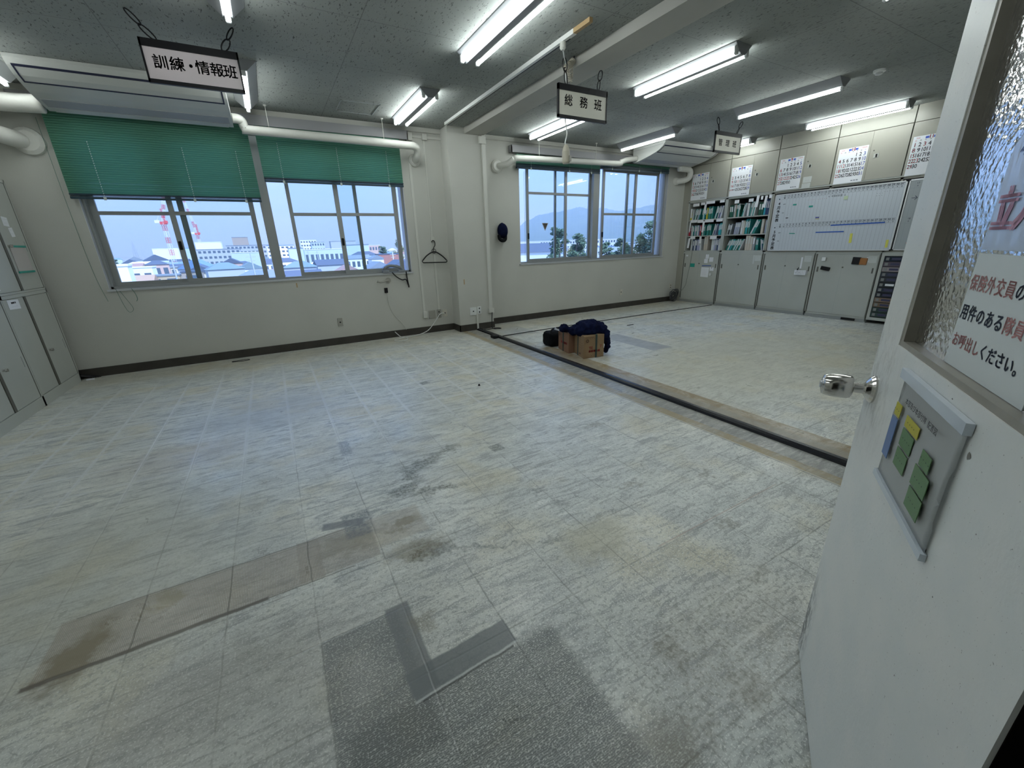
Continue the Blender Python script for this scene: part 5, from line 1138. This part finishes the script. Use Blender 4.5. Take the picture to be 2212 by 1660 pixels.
# plan pouch on the door
t = thing('plan_pouch', 'clear plastic pouch with a coloured seating plan stuck on the door below the knob', 'pouch', tuple(DA + DU * .41 + DN * .002 + Vector((0, 0, .835))))
b = B(); pz0, pz1, pu0, pu1 = .832, 1.068, .257, .562; g2 = []
for j in range(15):
    rw = []
    for i in range(15):
        u_ = pu0 + (pu1 - pu0) * i / 14; z_ = pz0 + (pz1 - pz0) * j / 14; n_ = .004 + .006 * math.sin(i / 14 * PI) * math.sin(j / 14 * PI) + .003 * (1 if i in (0, 14) and 3 < j < 10 else 0)
        rw.append(b.verts.new(DA + DU * u_ + DN * n_ + Vector((0, 0, z_))))
    g2.append(rw)
for j in range(14):
    for i in range(14): b.faces.new((g2[j][i], g2[j][i + 1], g2[j + 1][i + 1], g2[j + 1][i]))
bmesh.ops.solidify(b, geom=b.faces[:], thickness=-.0015); obj('plan_sheet', b, mat('plan_sheet_paper', (.84, .86, .85), .3), t, smooth=True)
b = B(); dbox(b, pu0 - .004, pu1 + .004, .001, .012, pz1 - .010, pz1 + .010); obj('top_rail', b, mat('clear_plastic_rail', (.60, .66, .72), .12), t)
b = B(); dbox(b, pu0 - .004, pu1 + .004, .001, .010, pz0 - .008, pz0 + .006); obj('bottom_rail', b, mat('clear_plastic_rail', (.60, .66, .72), .12), t)
def patch(nm, u0, u1, z0, z1, M):
    b = B(); n = .0125; dbox(b, u0, u1, .0115, n, z0, z1); return obj(nm, b, M, t)
M_y = mat('plan_yellow', (.55, .50, .03), .4); M_bl = mat('plan_blue', (.13, .22, .45), .4); M_gr = mat('plan_green', (.10, .22, .08), .4)
patch('yellow_field', .282, .315, .985, 1.012, M_y); patch('blue_field', .277, .312, .890, .980, M_bl)
patch('yellow_field', .352, .425, .985, 1.008, M_y); patch('green_field', .352, .415, .945, .981, M_gr); patch('green_field', .352, .412, .902, .940, M_gr)
patch('green_field', .462, .505, .955, .985, M_gr); patch('green_field', .452, .520, .912, .951, M_gr); patch('green_field', .456, .521, .868, .908, M_gr)
b = B(); dtext(b, '本部及び本部付隊  配置図', .41, 1.028, .0145, .008, n=.0130)
for (u_, z_) in ((.30, .997), (.385, .996), (.385, .963), (.38, .921), (.484, .97), (.485, .93), (.487, .888)): dtext(b, '・・・・', u_, z_, .012, .004, n=.0130)
obj('plan_lettering', b, M_ink, t)
# scuffs on the door paint: chips with their own shape
b = B(); rr = random.Random(9)
for (u_, z_, w_, h_) in ((.50, 1.075, .035, .006), (.575, 1.03, .014, .014), (.545, .845, .006, .022), (.555, .838, .004, .014), (.47, 1.085, .006, .003), (.62, .80, .004, .004), (.66, .95, .003, .003), (.60, .60, .003, .005), (.30, .55, .003, .003)):
    pts = [b.verts.new(DA + DU * (u_ + w_ / 2 * math.cos(a * PI / 5) * rr.uniform(.6, 1.1)) + DN * .0004 + Vector((0, 0, z_ + h_ / 2 * math.sin(a * PI / 5) * rr.uniform(.6, 1.1)))) for a in range(10)]
    b.faces.new(pts)
obj('paint_chips', b, mat('chipped_paint', (.22, .21, .19), .6), door)
# ================================================================== OUTSIDE
GZ = -13.0
b = B(); q = [b.verts.new(c) for c in ((-9000, 12, GZ), (9000, 12, GZ), (9000, 9000, GZ), (-9000, 9000, GZ))]; b.faces.new(q); tag(obj('ground', b, M_ground, origin=(0, 12, GZ)), 'grey town ground outside the windows', None, None, 'structure')
CW = {'white': (.78, .79, .80), 'cream': (.62, .56, .44), 'grey': (.42, .45, .48), 'brown': (.36, .30, .25), 'pink': (.60, .42, .36), 'brick': (.38, .17, .14), 'pale blue': (.50, .58, .66), 'tan': (.50, .40, .27)}
CR = {'grey': (.20, .24, .29), 'slate': (.09, .115, .17), 'teal': (.17, .24, .28), 'red': (.38, .24, .22), 'orange': (.45, .30, .22), 'white': (.74, .75, .76), 'blue': (.16, .26, .42)}
def wm(c): return mat('house_wall_' + c.replace(' ', '_'), CW[c], .8)
def rm_(c): return mat('house_roof_' + c, CR[c], .7)
M_win = mat('dark_window_glass_outside', (.10, .13, .17), .2)
def building(x, y, w, d, h, rot, wall, roof, style, label, group=None, floors=0, base=GZ, cat='house', name='house'):
    t = thing(name, label, cat, (x, y, base), group); t.rotation_euler = (0, 0, rot)
    b = B(); box(b, -w / 2, w / 2, -d / 2, d / 2, 0, h); obj('walls', b, wm(wall), t, local=True)
    b = B(); e = .5
    if style == 'flat': box(b, -w / 2 - .2, w / 2 + .2, -d / 2 - .2, d / 2 + .2, h, h + .5)
    elif style == 'gable': prism(b, [(-d / 2 - e, h - .1), (0, h + d * .28), (d / 2 + e, h - .1)], 'x', -w / 2 - e, w / 2 + e)
    elif style == 'gablef': prism(b, [(-w / 2 - e, h - .1), (0, h + w * .28), (w / 2 + e, h - .1)], 'y', -d / 2 - e, d / 2 + e)
    else:
        rw = max(w - d, 0) / 2; A = [b.verts.new(c) for c in ((-w / 2 - e, -d / 2 - e, h), (w / 2 + e, -d / 2 - e, h), (w / 2 + e, d / 2 + e, h), (-w / 2 - e, d / 2 + e, h), (-rw - .01, 0, h + d * .28), (rw + .01, 0, h + d * .28))]
        for f in ((0, 1, 5, 4), (1, 2, 5), (2, 3, 4, 5), (3, 0, 4), (3, 2, 1, 0)): b.faces.new([A[i] for i in f])
    obj('roof', b, rm_(roof), t, local=True)
    if floors:
        b = B(); fh = h / floors
        for k in range(floors):
            n = max(1, int(w / 3.2))
            for i in range(n):
                cx = -w / 2 + (i + .5) * w / n; box(b, cx - w / n * .3, cx + w / n * .3, -d / 2 - .06, -d / 2, k * fh + fh * .35, k * fh + fh * .78)
        obj('windows', b, M_win, t, local=True)
    return t
HB = [ # x, y, w, d, h, rot, wall, roof, style, label, floors
 (-36.5, 150, 7.5, 8, 11.9, .1, 'white', 'white', 'flat', 'plain white house at the lower left corner of the left window', 0),
 (-32.8, 190, 9, 8, 7.4, .05, 'tan', 'grey', 'flat', 'tan two storey house low in the left window', 2),
 (-39.5, 180, 11, 7, 6.4, .0, 'pink', 'orange', 'gable', 'house with orange roof low in the left window', 1),
 (-48.3, 232, 11, 8, 9.6, .0, 'white', 'white', 'flat', 'flat roofed white house above the orange roof', 1),
 (-24.0, 185, 5.5, 7, 8.4, .0, 'brown', 'slate', 'flat', 'brown house next to the sliding frame in the left window', 2),
 (-111, 700, 26, 20, 22, 0, 'white', 'white', 'flat', 'white building at the foot of the red crane', 0),
 (-90.5, 720, 12, 20, 22, 0, 'pale blue', 'blue', 'flat', 'blue sided building right behind the red crane', 0),
 (-36.9, 450, 34, 16, 17.5, 0, 'grey', 'grey', 'flat', 'grey four storey block left of centre in the left window', 4),
 (-55.6, 600, 24, 16, 26.5, 0, 'white', 'white', 'flat', 'pale building with white top behind the grey block', 0),
 (-28.4, 700, 18, 14, 34, 0, 'brown', 'grey', 'flat', 'square brownish tower block on the skyline', 0),
 (-12.8, 500, 40, 14, 20.8, 0, 'grey', 'grey', 'flat', 'wide grey apartment block on the skyline', 5),
 (-13.8, 380, 18, 12, 14.2, 0, 'pale blue', 'white', 'flat', 'low pale hall in front of the grey apartments', 0),
 (10.9, 420, 20, 14, 19, 0, 'white', 'blue', 'flat', 'white apartment block with balconies in the right half of the left window', 6),
 (17.5, 330, 9, 9, 16, 0, 'pale blue', 'grey', 'flat', 'tall pale blue house right of the balconies', 0),
 (51.4, 650, 20, 14, 27.5, 0, 'white', 'white', 'flat', 'white stepped building on the skyline', 6),
 (61, 628, 16, 14, 24.2, 0, 'pale blue', 'grey', 'flat', 'pale blue office on the skyline', 4),
 (87, 590, 30, 14, 24.2, 0, 'grey', 'grey', 'flat', 'wide grey factory block on the skyline', 0),
 (38.5, 350, 30, 14, 14.8, 0, 'pale blue', 'white', 'flat', 'long pale warehouse in the right half of the left window', 1),
 (66.5, 385, 20, 12, 17.6, 0, 'pale blue', 'grey', 'flat', 'square pale box building behind the right sash', 0),
 (123.9, 600, 22, 12, 18.4, 0, 'pink', 'white', 'flat', 'low pinkish building at the right end of the skyline', 2),
 (47.0, 220, 6, 6, 9.6, .1, 'white', 'grey', 'gablef', 'small white gabled house above the telephone', 1),
 (64.0, 262, 14, 8, 10.8, 0, 'brick', 'slate', 'flat', 'red brick house at the right end of the left window', 0),
 (40.7, 190, 9, 8, 6.6, .15, 'white', 'grey', 'gablef', 'white house with wide gable just above the telephone', 0),
 (28.4, 192, 9, 8, 5.6, .1, 'white', 'red', 'gablef', 'house with reddish roof low in the left window', 0),
 (11.8, 212, 13, 9, 7.5, -.1, 'grey', 'teal', 'hip', 'house with teal hipped roof under the balcony block', 0),
 (27.4, 232, 15, 9, 7.4, .1, 'grey', 'slate', 'gable', 'dark slate roofed house under the long warehouse', 0),
 (-18.0, 232, 14, 10, 7.6, .2, 'grey', 'teal', 'hip', 'large teal hipped roof in the middle of the left window', 0),
 (-3.5, 198, 18, 10, 4.8, -.15, 'grey', 'grey', 'hip', 'wide grey blue roof left of the mullion', 0),
 (-14.5, 176, 15, 9, 3.8, .1, 'white', 'grey', 'gable', 'grey roof nearest below, left half of the left window', 0),
 (115.3, 175, 26, 14, 10.6, -.55, 'white', 'slate', 'gable', 'large white hall with slate roof at the lower left of the right window', 0),
 (330, 420, 110, 14, 16.8, -.6, 'white', 'white', 'flat', 'long white school block behind the pines', 3),
 (255, 430, 50, 14, 16.4, -.6, 'white', 'white', 'flat', 'white low blocks left of the pines', 2),
 (138, 190, 16, 10, 5.0, -.6, 'white', 'blue', 'flat', 'low white building with blue roof between the pines', 1),
]
for (x, y, w, d, h, rot, wc, rc, st, lab, fl) in HB: building(x, y, w, d, h, rot, wc, rc, st, lab, None, fl, cat='building', name='building' if fl > 2 or w > 15 else 'house')
# crowd of houses filling the town
ROWN = {160: 'nearest row', 205: 'second row', 250: 'third row', 300: 'fourth row', 360: 'fifth row', 430: 'sixth row', 520: 'seventh row', 640: 'eighth row', 800: 'ninth row', 1050: 'farthest row'}; ROWM = {420: 'nearest row', 600: 'second row', 850: 'third row', 1200: 'fourth row', 1700: 'farthest row'}
rt_ = random.Random(21); taken = [(q_[0], q_[1], q_[2]) for q_ in HB]; nh = 0
for yb_, n_ in ((160, 5), (205, 7), (250, 9), (300, 10), (360, 11), (430, 12), (520, 13), (640, 14), (800, 15), (1050, 15)):
    for k in range(n_):
        az = math.radians(-16 + 34 * (k + rt_.uniform(.1, .9)) / n_); y = yb_ * rt_.uniform(.94, 1.1); x = y * math.tan(az); w = rt_.uniform(9, 15) * (1 + yb_ / 1500)
        if any(abs(x - a) < (w + c) * .5 and abs(y - b_) < 17 for a, b_, c in taken): continue
        taken.append((x, y, w)); rc = rt_.choice(['grey', 'slate', 'teal', 'slate', 'grey', 'slate', 'red', 'blue', 'white']); wc = rt_.choice(['white', 'cream', 'grey', 'white', 'pale blue', 'pink', 'white'])
        st = rt_.choice(['gable', 'gablef', 'hip', 'hip', 'flat']); h = rt_.uniform(4.5, 6.5) + (3 if yb_ > 500 and rt_.random() < .3 else 0) + (.0 if yb_ < 300 else rt_.uniform(0, 3.5))
        building(x, y, w, rt_.uniform(7, 10), h, rt_.uniform(-.3, .3), wc, rc, st, '%s house with %s %s roof, %s beyond the left window, %s' % (wc, rc, {'flat': 'flat', 'hip': 'hipped'}.get(st, 'gabled'), ROWN[yb_], 'at left' if az < -.09 else ('at right' if az > .11 else 'in the middle')), 'small %s houses with %s %s roofs in the town' % (wc, rc, {'flat': 'flat', 'hip': 'hipped'}.get(st, 'gabled')), 1 if yb_ < 400 else 0)
for yb_, n_ in ((420, 6), (600, 9), (850, 11), (1200, 13), (1700, 14)):
    for k in range(n_):
        az = math.radians(31 + 19 * (k + rt_.uniform(.1, .9)) / n_); R_ = yb_ * rt_.uniform(.95, 1.15); x, y = R_ * math.sin(az), R_ * math.cos(az); w = rt_.uniform(14, 26) * (1 + yb_ / 1500)
        wc = rt_.choice(['white', 'white', 'white', 'cream', 'pale blue']); rc = rt_.choice(['white', 'grey', 'white', 'blue'])
        hb = 0
        if any(abs(x - a) < (w + c) * .62 and abs(y - b_) < 24 for a, b_, c in taken): continue
        taken.append((x, y, w))
        building(x, y, w, 12, rt_.uniform(7, 12) + hb * .2, -az + rt_.uniform(-.3, .3), wc, rc, 'flat', 'distant %s block with %s roof, %s beyond the right window, %s' % (wc, rc, ROWM[yb_], 'left part' if az < .64 else ('right part' if az > .78 else 'middle part')), 'distant %s blocks with %s roofs below the mountains' % (wc, rc), 0, base=GZ + hb)
# cranes
M_cr = mat('red_crane_steel', (.62, .07, .06), .5); M_cw = mat('white_crane_steel', (.75, .76, .78), .5)
def lattice(b, p, q, w, n, seg_mi=True):
    p, q = Vector(p), Vector(q); ax = (q - p).normalized(); u = ax.orthogonal().normalized(); v = ax.cross(u); L = (q - p).length
    for s1, s2 in ((1, 1), (1, -1), (-1, 1), (-1, -1)):
        o_ = u * (w / 2 * s1) + v * (w / 2 * s2)
        for k in range(n): bbox(b, p + ax * (L * (k + .5) / n) + o_, u, v, ax, .13, .13, L / n / 2, (k // 3) % 2)
    for k in range(n):
        for s1, s2, s3, s4 in ((1, 1, 1, -1), (1, -1, -1, -1), (-1, -1, -1, 1), (-1, 1, 1, 1)):
            a = p + ax * (L * k / n) + u * (w / 2 * s1) + v * (w / 2 * s2); c = p + ax * (L * (k + 1) / n) + u * (w / 2 * s3) + v * (w / 2 * s4); d = c - a
            bbox(b, (a + c) / 2, d.normalized(), d.orthogonal().normalized(), d.normalized().cross(d.orthogonal().normalized()), d.length / 2, .08, .08, (k // 3) % 2)
def crane(x, y, hm, jib, back, label):
    t = thing('tower_crane', label, 'crane', (x, y, GZ))
    b = B(); lattice(b, (x, y, GZ), (x, y, GZ + hm), 3., 22); obj('mast', b, [M_cr, M_cw], t)
    b = B(); lattice(b, (x, y, GZ + hm), jib, 2.2, 18); obj('jib', b, [M_cw, M_cr], t)
    b = B(); box(b, x - 3, x + 3.4, y - 2, y + 2, GZ + hm - 2, GZ + hm + 1); box(b, x - 7.5, x - 3, y - 1.6, y + 1.6, GZ + hm - .5, GZ + hm + 2.4, 1); box(b, x + 2, x + 4.5, y - 2.4, y, GZ + hm - 1, GZ + hm + 2, 0); obj('slewing_cab', b, [M_cr, M_cw], t)
    b = B(); tp = (x + 1.5, y, GZ + hm + 15); lattice(b, (x + 1.5, y, GZ + hm), tp, 1.6, 6); obj('apex', b, [M_cr, M_cr], t)
    b = B(); tube(b, [tp, jib], .12, 4); tube(b, [tp, (x - 6, y, GZ + hm + 1)], .15, 4); obj('cables', b, M_cw, t)
crane(-97.5, 640, 50, (-90.5, 640, 66), 0, 'nearer red and white tower crane in the left window')
crane(-96, 900, 47, (-103, 900, 92), 0, 'farther red and white tower crane, right of the nearer one')
t = thing('lattice_tower', 'grey lattice power tower far off at the left end of the skyline', 'tower', (-511, 2500, GZ))
b = B(); lattice(b, (-511, 2500, GZ), (-511, 2500, GZ + 75), 9, 10)
for v in b.verts:
    s_ = 1 - .8 * (v.co.z - GZ) / 75; v.co.x = -511 + (v.co.x + 511) * s_ * 1.6; v.co.y = 2500 + (v.co.y - 2500) * s_ * 1.6
obj('tower_frame', b, mat('grey_tower_steel', (.2, .22, .25), .6), t)
for (x, y, h, lab) in ((-26.5, 170, 13, 'utility pole beside the tan house low in the left window'), (-4.8, 166, 14, 'utility pole among the grey roofs in the middle of the left window'), (52, 205, 12.5, 'utility pole at the right end of the left window'), (25, 330, 14, 'utility pole before the long pale warehouse'), (31, 332, 14, 'second utility pole before the long pale warehouse')):
    t = thing('utility_pole', lab, 'pole', (x, y, GZ)); b = B(); tube(b, [(x, y, GZ), (x, y, GZ + h)], [.28, .18], 8); obj('pole', b, wm('white') if x > 50 else wm('grey'), t)
    b = B(); box(b, x - 1.4, x + 1.4, y - .1, y + .1, GZ + h - 1.2, GZ + h - 1.0); box(b, x - 1., x + 1., y - .1, y + .1, GZ + h - 2.4, GZ + h - 2.2); obj('crossarm', b, wm('grey'), t)
# trees
M_pine = mat('pine_needles', (.11, .17, .10), .9, nscale=.6, namt=.4); M_bush = mat('olive_foliage', (.20, .22, .09), .9, nscale=.5, namt=.4); M_bark = mat('tree_bark', (.16, .12, .10), .9)
def tree(x, y, h, kind, label, seed, w=1.):
    rr = random.Random(seed); t = thing('pine_tree' if kind == 'pine' else 'leafy_tree', label, 'tree', (x, y, GZ)); b = B(); lean = rr.uniform(-.8, .8)
    tube(b, [(x, y, GZ), (x + lean * .4, y, GZ + h * .5), (x + lean, y, GZ + h * .93)], [.35, .25, .10], 8); cl = []
    n = 24 if kind == 'pine' else 16
    for k in range(n):
        f = .25 + .72 * k / (n - 1); a = rr.uniform(0, 2 * PI); r_ = (1 - f * .8) * h * .36 * w * rr.uniform(.45, 1.15) if kind == 'pine' else h * .22 * w * math.sin(PI * f) * rr.uniform(.3, 1.1)
        c = Vector((x + lean * f + r_ * math.cos(a), y + r_ * math.sin(a), GZ + h * f + .3)); cl.append((c, (1.15 - f * .6) * h * .12 * w * (1 if kind == 'pine' else 1.25)))
        tube(b, [(x + lean * f, y, GZ + h * f * .96), tuple(c)], [.12, .05], 5)
    obj('trunk', b, M_bark, t); b = B()
    for c, r_ in cl:
        for _ in range(190):
            d = Vector((rr.gauss(0, 1), rr.gauss(0, 1), rr.gauss(0, 1))).normalized() * r_ * rr.uniform(.2, 1.35); d.z *= .5 if kind == 'pine' else .8
            p = c + d; s_ = rr.uniform(.12, .26) * (1 if kind == 'pine' else 1.1); e1 = Vector((rr.uniform(-1, 1), rr.uniform(-1, 1), rr.uniform(-.6, .6))).normalized(); e2 = e1.orthogonal().normalized()
            b.faces.new([b.verts.new(p + e1 * s_ * 1.6), b.verts.new(p + e2 * s_), b.verts.new(p - e1 * s_ * 1.6), b.verts.new(p - e2 * s_)])
    obj('foliage', b, M_pine if kind == 'pine' else M_bush, t)
tree(73.6, 100, 18.3, 'pine', 'tall pine straddling the sash in the left half of the right window', 1, .8)
tree(83.5, 106, 16.5, 'pine', 'spreading pine left of the mullion in the right window', 2, .9)
tree(91.0, 116, 12.8, 'leafy', 'yellowish bush tree left of the mullion in the right window', 3, .9)
tree(92.3, 101, 13.8, 'pine', 'dark young pine right of the mullion in the right window', 4, .8)
tree(99.5, 103, 14.8, 'pine', 'second dark pine right of the mullion', 5, .9)
tree(86.0, 77, 18.6, 'pine', 'tallest pine at the right end of the right window', 6, 1.0)
tree(84.8, 80, 15.2, 'leafy', 'bare olive tree below the tallest pine', 7, .8)
tree(83.5, 84, 13.2, 'leafy', 'low olive tree beside the right sash of the right window', 8, .8)
tree(81, 300, 19.4, 'leafy', 'round yellow green tree at the right end of the left window', 9, .9)
tree(74, 320, 15.5, 'pine', 'dark tree left of the round tree in the left window', 10, 1.1)
tree(-95, 400, 12, 'pine', 'dark trees at the far left of the skyline in the left window', 12, 1.1)
# mountains
def ridge(name, R_, prof, label, seed, depth, M):
    rr = random.Random(seed); b = B(); n = len(prof); fine = []
    for i in range(n - 1):
        for k in range(10):
            f = k / 10; s_ = f * f * (3 - 2 * f); fine.append((prof[i][0] + (prof[i + 1][0] - prof[i][0]) * f, prof[i][1] + (prof[i + 1][1] - prof[i][1]) * s_ + rr.uniform(-.06, .06)))
    fine.append(prof[-1]); rows = []
    for j in range(9):
        f = j / 8; rw = []
        for (az, el) in fine:
            a = math.radians(az); RR = R_ + depth * (f - 1) ; hh = RR * math.tan(math.radians(el)) * (f ** 1.3) * (1 + .12 * math.sin(az * 3 + j * 1.9) * (1 - f))
            rw.append(b.verts.new((RR * math.sin(a), RR * math.cos(a), GZ + 14 * f + hh if j else GZ)))
        rows.append(rw)
    for j in range(8):
        for i in range(len(fine) - 1): b.faces.new((rows[j][i], rows[j][i + 1], rows[j + 1][i + 1], rows[j + 1][i]))
    return tag(obj(name, b, M, smooth=True), label, 'mountain')
M_mt = mat('forested_mountain', (.06, .10, .09), .95, nscale=.004, namt=.4)
ridge('mountain_ridge', 7000, [(27, .3), (30, 1.6), (32, 2.9), (33.5, 3.5), (35.5, 3.75), (37, 3.95), (38.6, 4.25), (40, 4.05), (41.5, 4.05), (43.5, 3.6), (45.7, 3.8), (47.6, 4.1), (49.3, 3.95), (52, 3.6), (56, 3.0)], 'blue hazy mountain ridge beyond the right window', 5, 3200, M_mt)
# atmosphere between the windows and the mountains
b = B(); box(b, -3000, 9000, 14, 9500, GZ - 2, 560)
H_ = bpy.data.materials.new('daylight_haze'); H_.use_nodes = True; n = H_.node_tree.nodes; n.clear(); o_ = n.new('ShaderNodeOutputMaterial'); vs_ = n.new('ShaderNodeVolumeScatter')
vs_.inputs['Color'].default_value = (.50, .72, 1.0, 1); vs_.inputs['Density'].default_value = .00022; vs_.inputs['Anisotropy'].default_value = .2; H_.node_tree.links.new(vs_.outputs[0], o_.inputs['Volume'])
tag(obj('daylight_haze', b, H_), 'thin daylight haze over the town', None, None, 'stuff')
